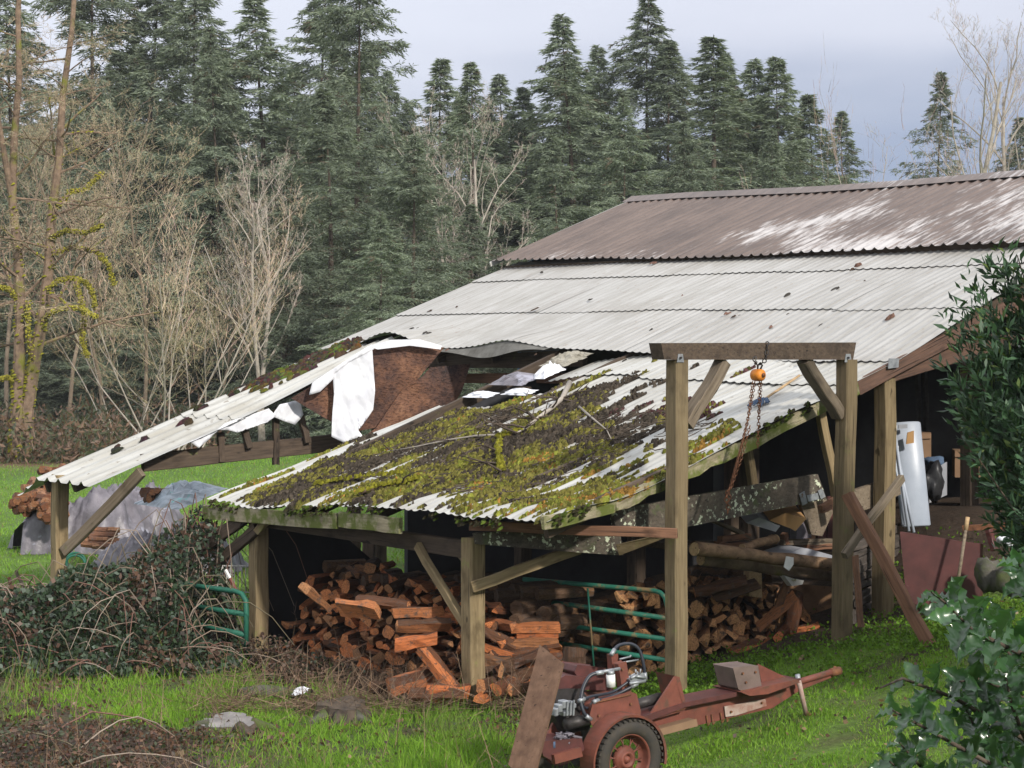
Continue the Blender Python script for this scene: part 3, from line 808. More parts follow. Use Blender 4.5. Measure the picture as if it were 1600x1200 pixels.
# twigs and litter lying in the moss
mb = MB()
for _ in range(900):
    aa = R(-.6, 3.3); bb_ = R(.15, 2.2)
    if noise2(aa, bb_, .5, 1) < -.35: continue
    th = R(0, 3.14); ln = R(.05, .28)
    pts = []
    for k in range(4):
        x, y = aa + math.cos(th) * ln * k / 3 + R(-.01, .01), bb_ + math.sin(th) * ln * k / 3 + R(-.01, .01)
        pts.append(B(x, y, float(rz_low(x, y)) + .03 + R(0, .02)))
    mb.tube(pts, [R(.003, .006)] * 3 + [.002], 3, False)
o = mb.build('twig_litter', MATS['bark'], shed); o["kind"] = 'stuff'

# fallen branches on the roof
def branch_on_roof(name, label, px_pts, r0, moss=False, twigs=8, seed=1):
    random.seed(seed)
    root = up_pl(*px_pts[0]); th = thing(name, label, 'branch', root)
    def rp(x, y, h):
        p = up_pl(x, y); rel = p - P0; p.z = float(rz_low(rel.dot(RV), rel.dot(UV))) + h; return p
    pts = [rp(x, y, .05 + r0) for x, y in px_pts]
    mb = MB(); n = len(pts)
    mb.tube(pts, [r0 * (1 - .75 * i / (n - 1)) for i in range(n)], 7)
    mb.build('limb', MATS['bark_grey'] if not moss else MATS['bark_moss'], th, True)
    tw = MB()
    for k in range(twigs):
        i = random.randrange(1, n); p = pts[i]
        d = Vector((R(-1, 1), R(-1, 1), R(-.1, .5))).normalized(); L_ = R(.15, .5)
        q = [p + d * L_ * s + Vector((R(-.02, .02), R(-.02, .02), -.15 * s * s * L_)) for s in (0, .35, .7, 1)]
        for v in q:
            rel = v - P0; v.z = max(v.z, float(rz_low(rel.dot(RV), rel.dot(UV))) + .02)
        tw.tube(q, [r0 * .45, r0 * .35, r0 * .25, r0 * .12], 4, False)
        for m_ in range(2):
            s0 = q[1 + m_]; d2 = (d + Vector((R(-.8, .8), R(-.8, .8), R(-.2, .3)))).normalized()
            tw.tube([s0, s0 + d2 * R(.08, .2)], [r0 * .25, r0 * .1], 3, False)
    if twigs: tw.build('twig', MATS['bark'], th)['kind'] = 'stuff'
    if moss:
        PPm = []; 
        for i in range(n - 1):
            for _ in range(26):
                PPm.append(tuple(pts[i].lerp(pts[i+1], R(0, 1)) + Vector((R(-1, 1) * r0, R(-1, 1) * r0, R(.1, .9) * r0))))
        PPm = np.array(PPm); m_ = len(PPm); rr = np.random.default_rng(seed)
        V, T, C = clump_mesh(PPm, rr.uniform(.012, .03, m_), rr.uniform(.012, .03, m_), np.ones(m_), np.array([.20, .19, .02]) * rr.uniform(.6, 1.4, (m_, 1)), 6, seed)
        o = link('moss', npmesh('moss', V - np.array(th.location), T, C), th, MOSS, Matrix.Translation(th.location)); o["kind"] = 'stuff'
    return th
branch_on_roof('fallen_branch', 'long pale forked branch lying across the middle of the mossy roof', [(890, 605), (878, 630), (862, 645), (838, 665), (822, 680), (806, 690)], .028, False, 16, 3)
branch_on_roof('fallen_branch', 'short yellow mossy branch hooked downwards in the middle of the mossy roof', [(812, 684), (795, 693), (779, 697), (779, 720), (783, 738), (782, 752)], .024, True, 4, 5)
branch_on_roof('fallen_branch', 'dark thin branch running left from the hooked mossy branch', [(790, 690), (745, 692), (700, 694), (655, 700), (610, 706)], .012, False, 7, 8)
branch_on_roof('fallen_branch', 'straight mossy branch lying level near the left of the eave', [(488, 764), (530, 760), (580, 761), (628, 760)], .016, True, 3, 9)
branch_on_roof('fallen_branch', 'mossy stick sticking out over the fascia at the broken eave', [(560, 806), (590, 795), (625, 788), (652, 776)], .02, True, 2, 10)
branch_on_roof('fallen_branch', 'grey twiggy branch right of the forked branch, below the gantry', [(905, 640), (930, 662), (948, 680), (955, 695)], .012, False, 9, 12)

# ------------------------------------------------------------------ hoist gantry and chain hoist
GW = MATS['gantry_wood']
gl, gr = at(1056, 1070, 14.6), at(1317, 1000, 15.7)
gz0, gz1 = gzf(gl.x, gl.y), gzf(gr.x, gr.y)
gd = Vector((gr.x - gl.x, gr.y - gl.y, 0)).normalized()
gantry = thing('hoist_gantry', 'tall timber frame with two posts and a top beam in front of the shed', 'gantry', (gl.x, gl.y, gz0))
timber('post', (gl.x, gl.y, gz0 - .2), (gl.x + .012, gl.y, 2.69), .132, .132, GW, gantry, up=UV, seg=7)
timber('post', (gr.x - .02, gr.y, gz1 - .2), (gr.x + .035, gr.y, 2.69), .132, .132, GW, gantry, up=UV, seg=7)
b0 = Vector((gl.x, gl.y, 2.755)) - gd * .13; b1 = Vector((gr.x, gr.y, 2.755)) + gd * .115
def gp(px, py, off=0.0):                                  # on the plane of the gantry
    n = Vector((gd.y, -gd.x, 0)); return on(px, py, Vector((gl.x, gl.y, 0)) + n * off, n)
MB().prism([gp(1033, 536, .075), gp(1338, 535, .075), gp(1333, 562, .075), gp(1038, 562, .075)], Vector((-gd.y, gd.x, 0)) * .14).build('top_beam', MATS['dark_wood'], gantry)
timber('brace', gp(1130, 566), gp(1071, 664), .09, .115, MATS['grey_wood'], gantry, up=Vector((gd.y, -gd.x, 0)))
timber('brace', gp(1256, 562), gp(1312, 650), .09, .115, MATS['grey_wood'], gantry, up=Vector((gd.y, -gd.x, 0)))
for x in (1063, 1325):
    MB().prism([gp(x - 5, 566, .082), gp(x + 6, 566, .082), gp(x + 4, 553, .082), gp(x - 3, 553, .082)], Vector((-gd.y, gd.x, 0)) * .004).build('bracket', MATS['galvanised'], gantry)
    o = MB(); c = gp(x, 559, .088); o.tube([c, c + Vector((gd.y, -gd.x, 0)) * .012], .009, 8); o.build('bolt', MATS['dark_steel'], gantry)

def chain(name, pts, mat, parent, ll=.034, wr=.0035, wid=.010):
    pts = [Vector(p) for p in pts]; mb = MB(); tw = 0
    for i in range(len(pts) - 1):
        d = pts[i+1] - pts[i]; n = max(1, int(d.length / (ll * .72))); dn = d.normalized()
        x = dn.cross(Vector((0, 1, 0))); x = x.normalized() if x.length > .01 else Vector((1, 0, 0)); y = dn.cross(x)
        for k in range(n):
            c = pts[i] + d * ((k + .5) / n); s = x if tw % 2 else y; tw += 1
            loop = [c + dn * ll * .5 * math.cos(q) + s * wid * math.sin(q) for q in np.linspace(0, 2 * math.pi, 7)]
            mb.tube(loop, wr, 3, False)
    return mb.build(name, mat, parent)
hp = lambda x, y, o=0.0: gp(x, y, o)
hoist = thing('chain_hoist', 'orange chain hoist with rusty chains hanging from the gantry beam', 'chain hoist', hp(1184, 586))
hb = MB(); c = hp(1184, 586, .0); nrm = Vector((gd.y, -gd.x, 0))
Mx = Matrix.Translation(c) @ Matrix(((nrm.x, gd.x, 0), (nrm.y, gd.y, 0), (nrm.z, gd.z, 1))).to_4x4()
hb.lathe([(0.0, -.05), (.035, -.05), (.046, -.04), (.049, -.01), (.049, .02), (.045, .045), (.03, .055), (.012, .06), (0, .06)], Mx, 24)
hb.build('housing', MATS['orange_paint'], hoist, True)
mb = MB(); mb.lathe([(.0, .058), (.016, .058), (.018, .066), (.0, .07)], Mx, 14); mb.build('cover_boss', MATS['rust'], hoist, True)
mb = MB(); mb.tube([hp(1184, 577), hp(1184, 571), hp(1188, 567), hp(1191, 571), hp(1188, 577)], .008, 6); mb.build('hook', MATS['dark_steel'], hoist, True)
chain('sling_chain', [hp(1184, 571, .02), hp(1178, 564, .085), hp(1180, 558, .088)], MATS['dark_steel'], hoist, .045, .005, .014)
chain('sling_chain', [hp(1187, 570, .02), hp(1197, 562, .088), hp(1199, 540, .09), hp(1199, 533, .06)], MATS['dark_steel'], hoist, .045, .005, .014)
RU = MATS['rust']
chain('load_chain', [hp(1187, 594), hp(1186, 640), hp(1184, 700)], RU, hoist, .034, .0042, .012)
chain('load_chain', [hp(1190, 594), hp(1188, 625), hp(1185, 655)], RU, hoist, .03, .0035, .010)
chain('hand_chain', [hp(1180, 594), hp(1172, 640), hp(1157, 705), hp(1140, 765)], RU, hoist, .03, .0038, .011)
chain('hand_chain', [hp(1176, 596), hp(1168, 660), hp(1150, 730), hp(1138, 772)], RU, hoist, .03, .0036, .010)
chain('hand_chain', [hp(1172, 665, .02), hp(1158, 718, .02), hp(1142, 764, .02)], RU, hoist, .03, .0036, .010)
chain('hand_chain', [hp(1140, 762), hp(1134, 778), hp(1138, 790), hp(1137, 802)], RU, hoist, .04, .006, .016)
chain('hand_chain', [hp(1137, 766, .02), hp(1140, 780, .02), hp(1134, 788, .02)], RU, hoist, .04, .006, .016)
# a broom handle lying on the roof behind the hoist
q = [up_pl(1249, 575), up_pl(1195, 622)]
for v in q: v.z = float(rz_low((v - P0).dot(RV), (v - P0).dot(UV))) + .035
mop = thing('mop', 'pale handle of a mop lying on the white roof behind the hoist', 'mop', q[0])
MB().tube(q, .011, 8).build('handle', MATS['pale_wood'], mop)
hd = MB(); tip = q[1]
for k in range(26):
    d = (q[1] - q[0]).normalized(); e = tip + d * R(.06, .2) + RV * R(-.1, .1); e.z = float(rz_low((e - P0).dot(RV), (e - P0).dot(UV))) + .03
    hd.tube([tip, tip.lerp(e, .5) + UP * .02, e], .008, 4, False)
o = hd.build('mop_head', MATS['blue_cloth'], mop); o["kind"] = 'stuff'

# ------------------------------------------------------------------ firewood
m, t, b_ = newmat('firewood_mat')
a_ = N(t, 'ShaderNodeAttribute', attribute_name='tint'); oi = N(t, 'ShaderNodeObjectInfo')
hue = rampn(t, [(0, (.62, .50, .43)), (.2, (1.0, .70, .50)), (.4, (1.3, .80, .54)), (.62, (1.4, .80, .50)), (.85, (1.55, .76, .43)), (1, (.7, .52, .44))])
t.links.new(oi.outputs['Random'], hue.inputs['Fac'])
g_ = tex(t, 3, 5, .65, (2, 26, 26)); r_ = rampn(t, [(.3, (.45, .42, .4)), (.65, (1.1, 1.1, 1.1))]); t.links.new(g_.outputs['Fac'], r_.inputs['Fac'])
c_ = mixc(t, 1.0, a_.outputs['Color'], hue.outputs[0], 'MULTIPLY'); c_ = mixc(t, 1.0, c_, r_.outputs[0], 'MULTIPLY')
w_ = tex(t, 14, 5, .7); c_ = mixc(t, step(t, w_.outputs['Fac'], .52, .7), c_, (.085, .065, .055)); ck = tex(t, 30, 4, .7, (1, 1, 3)); c_ = mixc(t, step(t, ck.outputs['Fac'], .6, .66), c_, (.05, .035, .028))
t.links.new(c_, b_.inputs['Base Color']); b_.inputs['Roughness'].default_value = .9; bump(t, b_, g_.outputs['Fac'], .7, .01)
FW = m
m2 = m.copy(); m2.name = 'firewood_tan_mat'; FWT = m2
for nn_ in m2.node_tree.nodes:
    if nn_.type == 'VALTORGB' and len(nn_.color_ramp.elements) > 3:
        for e_, c3 in zip(nn_.color_ramp.elements, ((.9, .72, .58), (1.3, 1.05, .8), (1.5, 1.2, .9), (1.6, 1.25, .92), (1.35, .95, .65), (.85, .7, .58))): e_.color = (*c3, 1)
m3 = m2.copy(); m3.name = 'firewood_heap_mat'; FWH = m3
for nn_ in m3.node_tree.nodes:
    if nn_.type == 'VALTORGB' and len(nn_.color_ramp.elements) > 3:
        for e_ in nn_.color_ramp.elements: e_.color = (.72, .62, .55, 1)
def log_mesh(kind, L_, r, seed):
    rr = random.Random(seed); P = []
    def j(x): return x * rr.uniform(.88, 1.12)
    if kind == 'round': P = [(j(r) * math.cos(q), j(r) * math.sin(q), 1) for q in np.linspace(0, 2 * math.pi, 11)[:-1]]
    elif kind == 'half': P = [(j(r) * math.cos(q), j(r) * math.sin(q), 1) for q in np.linspace(0, math.pi, 7)] + [(0, -.1 * r, 0)]
    elif kind == 'quarter': P = [(j(r) * 1.25 * math.cos(q), j(r) * 1.25 * math.sin(q), 1) for q in np.linspace(.1, 1.55, 5)] + [(-.05 * r, 0.05 * r, 0), (.5 * r, -.1 * r, 0)]
    elif kind == 'wedge': P = [(j(r) * 1.5 * math.cos(q), j(r) * 1.5 * math.sin(q), 1) for q in np.linspace(-.35, .35, 4)] + [(.6 * r, .3 * r, 0), (-.3 * r, .05 * r, 0), (.5 * r, -.35 * r, 0)]
    else: P = [(-r, -.5 * r, 0), (j(r), -.45 * r, 0), (r * 1.05, .4 * r, 1), (0, j(r) * .6, 1), (-r, .42 * r, 0)]
    cx = sum(p[0] for p in P) / len(P); cy = sum(p[1] for p in P) / len(P); n = len(P)
    mb = MB(); ns = 4; tilt = rr.uniform(-.25, .25); tap = rr.uniform(-.7, .7)
    bark, split, end = (.085, .062, .048), (.30, .185, .11), (.40, .27, .165)
    k = 0
    for i in range(n):
        p, q = P[i], P[(i + 1) % n]
        mb.tint = bark if (p[2] and q[2]) else split
        V, F = [], []
        for s in range(ns + 1):
            x = (s / ns - .5) * L_
            for e in (p, q):
                random.seed(int((e[0] * 977 + e[1] * 1733) * 1e4) + s); w = R(-.011, .011); w2 = R(-.011, .011); xt = x + (tilt * (e[0] + e[1]) if s in (0, ns) else 0)
                V.append((xt, (e[0] - cx) * (1 + tap * x) + w, (e[1] - cy) * (1 - tap * x) + w2))
        for s in range(ns): F.append((s*2, s*2+1, s*2+3, s*2+2))
        mb.add(V, F)
        capA = [V[0], V[1]]; 
    for sx, s in ((-1, 0), (1, ns)):
        mb.tint = end; ring = []
        for p in P:
            random.seed(int((p[0] * 977 + p[1] * 1733) * 1e4) + s); w = R(-.011, .011); w2 = R(-.011, .011); x = sx * L_ / 2
            ring.append((x + tilt * (p[0] + p[1]), (p[0] - cx) * (1 + tap * x) + w, (p[1] - cy) * (1 - tap * x) + w2))
        c = (sx * (L_ / 2 + .004), 0, 0)
        mb.add(ring + [c], [((i, (i + 1) % n, n) if sx > 0 else ((i + 1) % n, i, n)) for i in range(n)])
    me = mb.mesh('firewood_log', None, True); me.materials.append(FW)
    return me
LOGS = {k: [log_mesh(k, L_, r, 10 * i + len(k)) for i, (L_, r) in enumerate(((.40, .068), (.43, .078), (.37, .06), (.34, .072), (.45, .058)))] for k in ('round', 'half', 'quarter', 'wedge', 'slab')}
random.seed(21)
def put_log(me, c, axis, roll, label, group, scale=1.0):
    d = Vector(axis).normalized(); x = UP.cross(d)
    x = x.normalized() if x.length > .05 else Vector((1, 0, 0)); y = d.cross(x)
    M = Matrix((( d.x, x.x, y.x, 0), (d.y, x.y, y.y, 0), (d.z, x.z, y.z, 0), (0, 0, 0, 1))) @ Matrix.Rotation(roll, 4, 'X')
    o = bpy.data.objects.new('firewood_log', me); COL.objects.link(o)
    o.location = c; o.rotation_euler = M.to_euler(); o.scale = (1, scale, scale)
    return tag(o, label, 'firewood', group)
def pick():
    return random.choice(LOGS[random.choices(('round', 'half', 'quarter', 'wedge', 'slab'), (1.0, 2.2, 3.2, 2.2, 1.2))[0]])
GF = 'firewood logs in the front stack'
LF = 'split log in the reddish firewood stack between the two front eave posts'
nf = 0
prof_a = [3.15, 2.9, 2.55, 2.0, 1.3, .75, .35, .1]; prof_h = [.62, .76, .84, .80, .76, .72, .66, .58]
for k in range(9):
    aa = 3.12 - (k % 2) * .06
    while aa > .14:
        h = np.interp(-aa, [-x for x in prof_a], prof_h); z = .045 + k * .098 + R(-.02, .02)
        if z < h:
            base = .10 + .055 * k + R(-.05, .06); ax = Vector((.3 + R(-.3, .3), 1, R(-.14, .14))); sc_ = R(.55, .92)
            if R(0, 1) < .16: ax = RV + UV * R(-.5, .5) + UP * R(-.1, .1); base += -.02
            p = B(aa, base + .2); put_log(pick(), (p.x, p.y, z), ax, R(0, 6.28), 'split log in the %s rows of the reddish front stack %s' % (('bottom', 'middle', 'top')[min(k // 3, 2)], ('beside the left eave post' if aa > 2.3 else 'midway between the eave posts' if aa > 1.1 else 'beside the braced front post')), GF, sc_); nf += 1
        aa -= R(.10, .135)
# loose pieces on top and in front of the stack
for px, py, D, ax, roll in ((493, 932, 15.9, (.3, .6, -.4), .4), (600, 942, 15.6, (-.9, .1, .05), .3), (560, 950, 15.5, (-.9, .25, .05), .9), (655, 955, 15.4, (.9, .1, 0), .3), (660, 975, 15.3, (.9, .2, 0), .8), (650, 1000, 15.2, (.95, .2, .15), .2), (690, 1048, 14.95, (.5, -.2, -.6), .3), (700, 1078, 14.85, (.9, .1, .0), .3), (680, 1085, 14.8, (.9, -.1, 0), 1.1), (640, 1065, 14.95, (.6, .5, .1), 1.5), (610, 1072, 15.0, (.8, .2, 0), 2.5)):
    put_log(random.choice(LOGS['quarter'] + LOGS['slab']), at(px, py, D), ax, roll, 'loose split piece lying on the front of the reddish firewood stack', 'loose pieces on the front stack'); nf += 1
# lower heap right of the front post
LH = 'split log in the low heap between the front post and the green tube gate'
for px, py, D, ax, roll, kind in ((770, 992, 15.35, (.8, .2, -.42), .3, 'half'), (765, 1012, 15.3, (.85, .2, -.3), .3, 'quarter'), (765, 1030, 15.2, (.9, .2, -.1), .2, 'slab'), (768, 1046, 15.1, (.7, .5, 0), 1.2, 'quarter'), (800, 1040, 15.05, (.3, .8, 0), 1.8, 'half'), (815, 1030, 15.1, (.8, .3, .25), .2, 'half'), (772, 1066, 14.95, (.4, .8, 0), .2, 'round'), (795, 1072, 14.9, (.4, .8, 0), 1.2, 'half'), (822, 1075, 14.85, (.7, .6, 0), 2.2, 'quarter'), (760, 1085, 14.85, (.3, .9, 0), .5, 'wedge'), (785, 950, 15.9, (.9, .3, 0), .1, 'half'), (785, 966, 15.9, (.9, .3, 0), .8, 'half'), (775, 935, 16.1, (.9, .2, 0), .2, 'slab'), (835, 978, 15.5, (.95, .1, 0), .2, 'slab'), (838, 990, 15.5, (.95, .1, .1), .3, 'quarter'), (832, 1003, 15.45, (.9, .2, 0), .2, 'slab'), (840, 1015, 15.4, (.9, .2, .1), .9, 'quarter'), (848, 1030, 15.35, (.6, .6, .1), .9, 'half'), (822, 1052, 15.2, (.5, .7, .1), 1.9, 'round'), (850, 1060, 15.2, (.5, .7, .1), .3, 'half'), (870, 1048, 15.3, (.5, .7, .1), 1.3, 'quarter'), (795, 1003, 15.6, (.7, .5, .1), 1.3, 'quarter'), (808, 1015, 15.6, (.7, .5, .1), .3, 'wedge'), (795, 985, 15.8, (.8, .4, .1), .3, 'half')):
    put_log(random.choice(LOGS[kind]), at(px, py, D), ax, roll, LH, 'firewood in the low heap'); nf += 1
o = put_log(log_mesh('round', .2, .085, 77), at(898, 1034, 14.3), (0, 0, 1), .3, 'upright reddish log chunk standing behind the log splitter table', None)
# pale stack on the right
LR = 'pale split log in the neat stack between the gantry posts'
for k in range(7):
    bb = 1.55 + (k % 2) * .05
    while bb < 3.62:
        p = B(-.30, bb); g = gzf(p.x, p.y); h = np.interp(bb, [1.5, 2.3, 2.6, 3.0, 3.3, 3.6], [.66, .66, .60, .48, .36, .12])
        z = .05 + k * .098 + R(-.012, .012)
        if z < h:
            ax = Vector((.08 + R(-.2, .2), 1, R(-.1, .1))); p = B(-.42 + .03 * k + R(-.05, .03) + .2, bb)
            o = put_log(pick(), (p.x, p.y, g + z), ax, R(0, 6.28), 'pale log in %s rows of right stack, %s' % (('lower', 'lower', 'middle', 'middle', 'upper', 'upper', 'upper')[k], 'behind the green gate' if bb < 1.9 else 'just right of the left gantry post' if bb < 2.7 else 'nearest the plywood panel'), 'firewood in the right stack', R(.72, 1.05)); nf += 1
            o.material_slots[0].link = 'OBJECT'; o.material_slots[0].material = FWT
        bb += R(.105, .135)
LT = 'reddish split piece tumbled at the right foot of the pale firewood stack'
for px, py, ax, roll, kind in ((1222, 930, (.3, -.2, .9), .4, 'slab'), (1212, 958, (.7, .1, .6), .2, 'wedge'), (1240, 955, (.2, .2, .9), .6, 'half'), (1250, 985, (.9, .2, .25), .3, 'slab'), (1255, 1000, (.9, .3, .25), .9, 'quarter'), (1225, 985, (.3, .8, .1), .9, 'round'), (1192, 1010, (.3, .7, .3), .9, 'wedge'), (1210, 1012, (.6, .6, .1), .9, 'quarter'), (1168, 1012, (.7, .6, .1), .9, 'slab'), (1150, 922, (.9, .1, .3), .9, 'half'), (1125, 915, (.9, .1, .2), .9, 'half')):
    p = ona(px, py, -.48); put_log(random.choice(LOGS[kind]), p, ax, roll, LT, 'tumbled pieces by the right stack', .85); nf += 1
# deeper rows that only show through gaps
random.seed(5)
mb = MB()
def rear(a0, a1, b0, h, n):
    for _ in range(n):
        aa, z = R(a0, a1), R(.05, h); bb = b0 + R(-.1, .3); r = R(.05, .075); p = B(aa, bb); p.z = gzf(p.x, p.y) + z
        d = (UV + RV * R(-.4, .4)) * .2; mb.tint = random.choice(((.10, .07, .05), (.22, .14, .08), (.16, .11, .075)))
        mb.tube([p - d, p + d], [r, r * R(.8, 1.1)], 7)
rear(.15, 3.1, .85, .78, 190); rear(.25, .9, 1.7, .55, 60)
for _ in range(130):
    bb, z = R(1.4, 3.4), R(.02, .55); p = B(.28 + R(-.05, .2), bb); p.z = gzf(p.x, p.y) + z
    d = (RV + UV * R(-.2, .2)) * .2; mb.tint = random.choice(((.10, .07, .05), (.25, .16, .09))); mb.tube([p - d, p + d], R(.045, .07), 7)
o = mb.build('firewood_heap', FWH, None, False, P0, True); tag(o, 'firewood deeper inside the shed, half hidden behind the front stacks', 'firewood', None, 'stuff')

# ------------------------------------------------------------------ gates
def tube_gate(label, rails, stays, corner, D0, D1, mat, r=.02):
    x0 = rails[0][0]; x1 = max(q[2] for q in rails)
    dep = lambda x: lerp(D0, D1, (x - x0) / (x1 - x0)); P = lambda x, y: at(x, y, dep(x))
    th = thing('tube_gate', label, 'gate', (P(x0, rails[-1][1]).x, P(x0, 0).y, 0))
    for i, (xa, ya, xb, yb) in enumerate(rails):
        pts = [P(xa, ya), P(lerp(xa, xb, .5), lerp(ya, yb, .5)), P(xb, yb)]
        if i == 0 and corner: pts += [P(*c) for c in corner]
        MB().tube(pts, r, 8).build('rail', mat, th, True)
    for (xa, ya, xb, yb) in stays:
        MB().tube([P(xa, ya) - Vector((0, .025, 0)), P(xb, yb) - Vector((0, .025, 0))], r * .45, 6).build('stay', mat, th, True)
    return th
tube_gate('green tube gate with rust-brown stains behind the log splitter', [(818, 905, 1022, 923), (818, 935, 1044, 966), (850, 973, 1044, 999), (862, 1003, 1044, 1032)], [(918, 918, 928, 1045)], [(1032, 926), (1039, 934), (1043, 950), (1043, 1035)], 16.1, 15.3, MATS['green_paint'])
tube_gate('dark green tube gate overgrown by brambles left of the eave post', [(285, 913, 368, 924), (290, 945, 384, 960), (290, 972, 384, 992), (300, 1008, 384, 1018)], [], [(378, 928), (384, 938), (385, 960), (384, 1026)], 17.5, 17.0, MATS['green_paint_dark'], .024)
wc = thing('wire_basket', 'white wire basket standing behind the overgrown green gate', 'basket', at(365, 925, 17.7))
W_ = lambda x, y: at(x, y, 17.75)
mb = MB(); mb.tube([W_(338, 922), W_(348, 884), W_(392, 884)], .008, 5); mb.build('rim', MATS['white_trim'], wc)
for x in range(348, 394, 6):
    MB().tube([W_(x, 884), W_(x, 928)], .0045, 4).build('wire', MATS['white_trim'], wc)
MB().tube([W_(338, 922), W_(392, 926)], .006, 5).build('rim', MATS['white_trim'], wc)
st = thing('painted_stick', 'red and white painted stick leaning in the wire basket', 'stick', at(371, 925, 17.65))
MB().tube([at(352, 890, 17.6), at(359, 903, 17.6)], .018, 6).build('white_end', MATS['white_paint'], st)
MB().tube([at(359, 903, 17.6), at(373, 930, 17.6)], .018, 6).build('red_shaft', MATS['red_paint'], st)

# ------------------------------------------------------------------ timbers and clutter in the right bay
def slab(name, label, cat, poly, plane, off, mat, group=None):
    P = [plane(x, y) for x, y in poly]
    return tag(MB().prism(P, off).build(name, mat, None, False, P[-1]), label, cat, group)
aP = lambda a: (lambda x, y: ona(x, y, a))
dP = lambda D: (lambda x, y: at(x, y, D))
lb = thing('lichen_beam', 'wide dark beam spotted with pale lichen sloping behind the hoist chain', 'beam', ona(962, 812, -.85))
MB().prism([ona(x, y, -.85) for x, y in ((958, 795), (1010, 788), (1278, 741), (1292, 780), (1060, 826), (962, 829))], RV * .045).build('plank', MATS['lichen_wood'], lb)
for poly in ([(1249, 772), (1257, 767), (1262, 786), (1254, 790)], [(1261, 774), (1278, 770), (1280, 780), (1263, 784)], [(1278, 767), (1285, 763), (1290, 776), (1283, 780)]):
    MB().prism([ona(x, y, -.87) for x, y in poly], RV * .004).build('joint_plate', MATS['galvanised'], lb)
slab('plank', 'short dark plank hanging below the metal plates of the lichen beam', 'plank', [(1250, 785), (1290, 776), (1302, 800), (1285, 838), (1268, 835)], aP(-.70), RV * .04, MATS['grey_wood'])
slab('plank', 'wide brown board sloping between the right gantry post and the tall post', 'plank', [(1328, 768), (1404, 744), (1408, 772), (1372, 790), (1330, 804)], aP(-.9), RV * .045, MATS['grey_wood'])
tag(timber('timber_block', ona(1282, 796, -1.1), ona(1316, 778, -1.12), .06, .07, MATS['red_wood'], None), 'short wooden block between the lichen beam end and the right gantry post', 'timber')
tag(timber('leaning_timber', at(1324, 772, 15.15), at(1452, 1008, 14.75), .075, .09, MATS['red_wood'], None, rough=.008), 'long reddish timber leaning against the right gantry post, foot in the grass', 'timber')
tag(timber('crossed_pole', at(1410, 746, 15.9), at(1318, 868, 15.35), .05, .065, MATS['grey_wood'], None), 'thin weathered pole crossing behind the leaning reddish timber', 'pole')
def rlog(label, p, q, r0, r1, mat, ends=MATS['pale_wood']):
    th = thing('log', label, 'log', p); p, q = Vector(p), Vector(q); n = 8
    pts = [p.lerp(q, i / n) + Vector((R(-.008, .008), 0, R(-.008, .008))) for i in range(n + 1)]
    MB().tube(pts, [lerp(r0, r1, i / n) * R(.93, 1.07) for i in range(n + 1)], 12, False).build('bark', mat, th, True)
    for e, o_, r in ((p, q, r0), (q, p, r1)):
        d = (e - o_).normalized(); MB().tube([e - d * .004, e + d * .004], r * .97, 12).build('cut_end', ends, th)
wood('log_skin', (.17, .105, .06), (.33, .21, .125), dirt=.5, grain=(3, 9, 9), moss=.1)
rlog('long peeled log lying level across the gantry at the right stack', ona(1085, 858, -.75), ona(1318, 884, -.8), .058, .052, MATS['log_skin'])
rlog('mossy log below the long peeled log', ona(1095, 874, -.6), ona(1300, 900, -.66), .05, .05, MATS['bark_moss'])
rlog('short pale log piece resting on the long peeled log', ona(1160, 856, -.7), ona(1212, 842, -.6), .035, .04, MATS['log_skin'])
slab('upright_board', 'short upright board propping the logs above the pale firewood stack', 'board', [(1171, 893), (1190, 893), (1191, 934), (1171, 932)], aP(-.40), RV * .07, MATS['pale_wood'])
slab('plywood_panel', 'brown plywood panel standing left of the right gantry post', 'panel', [(1186, 909), (1306, 917), (1304, 1012), (1190, 1010)], aP(-.10), RV * .02, MATS['ply'])
slab('cardboard_sheet', 'torn orange-brown cardboard sheet under the lichen beam', 'cardboard', [(1202, 813), (1227, 801), (1260, 811), (1255, 816), (1243, 830), (1236, 826)], dP(16.2), (-.05, .35, .10), MATS['cardboard'])
slab('grey_board', 'grey board beside the orange cardboard under the lichen beam', 'board', [(1166, 817), (1186, 808), (1219, 822), (1212, 831)], dP(16.2), (-.03, .3, .05), MATS['grey_sheet'])
slab('paper_sheet', 'white and grey sheets lying on the long peeled log', 'sheet', [(1224, 867), (1252, 857), (1262, 857), (1302, 868), (1302, 873), (1240, 870)], aP(-.66), RV * .25 + UP * .01, MATS['grey_sheet'])
slab('white_card', 'small white card hanging over the long peeled log', 'card', [(1229, 869), (1240, 871), (1240, 882), (1233, 892), (1225, 886)], aP(-.88), RV * .006, MATS['white_paint'])
slab('white_box', 'small white box stuck under the mossy log', 'box', [(1225, 899), (1240, 904), (1256, 907), (1254, 913), (1238, 916)], aP(-.68), RV * .06, MATS['white_trim'])
slab('pale_bag', 'crinkled grey bag standing behind the orange cardboard', 'bag', [(1246, 822), (1266, 815), (1268, 840), (1244, 843)], aP(-.35), RV * .08, MATS['tarp'])
for i, (poly, la) in enumerate((([(1255, 780), (1274, 776), (1274, 844), (1258, 844)], 'left one of three dark red upright boards behind the clutter'), ([(1277, 778), (1290, 776), (1291, 844), (1278, 844)], 'middle one of three dark red upright boards behind the clutter'), ([(1293, 776), (1301, 775), (1302, 844), (1294, 844)], 'right one of three dark red upright boards behind the clutter'))):
    slab('upright_board', la, 'board', poly, aP(-.15), RV * .02, MATS['red_dark'] if i else MATS['ply'], 'upright boards behind the clutter')
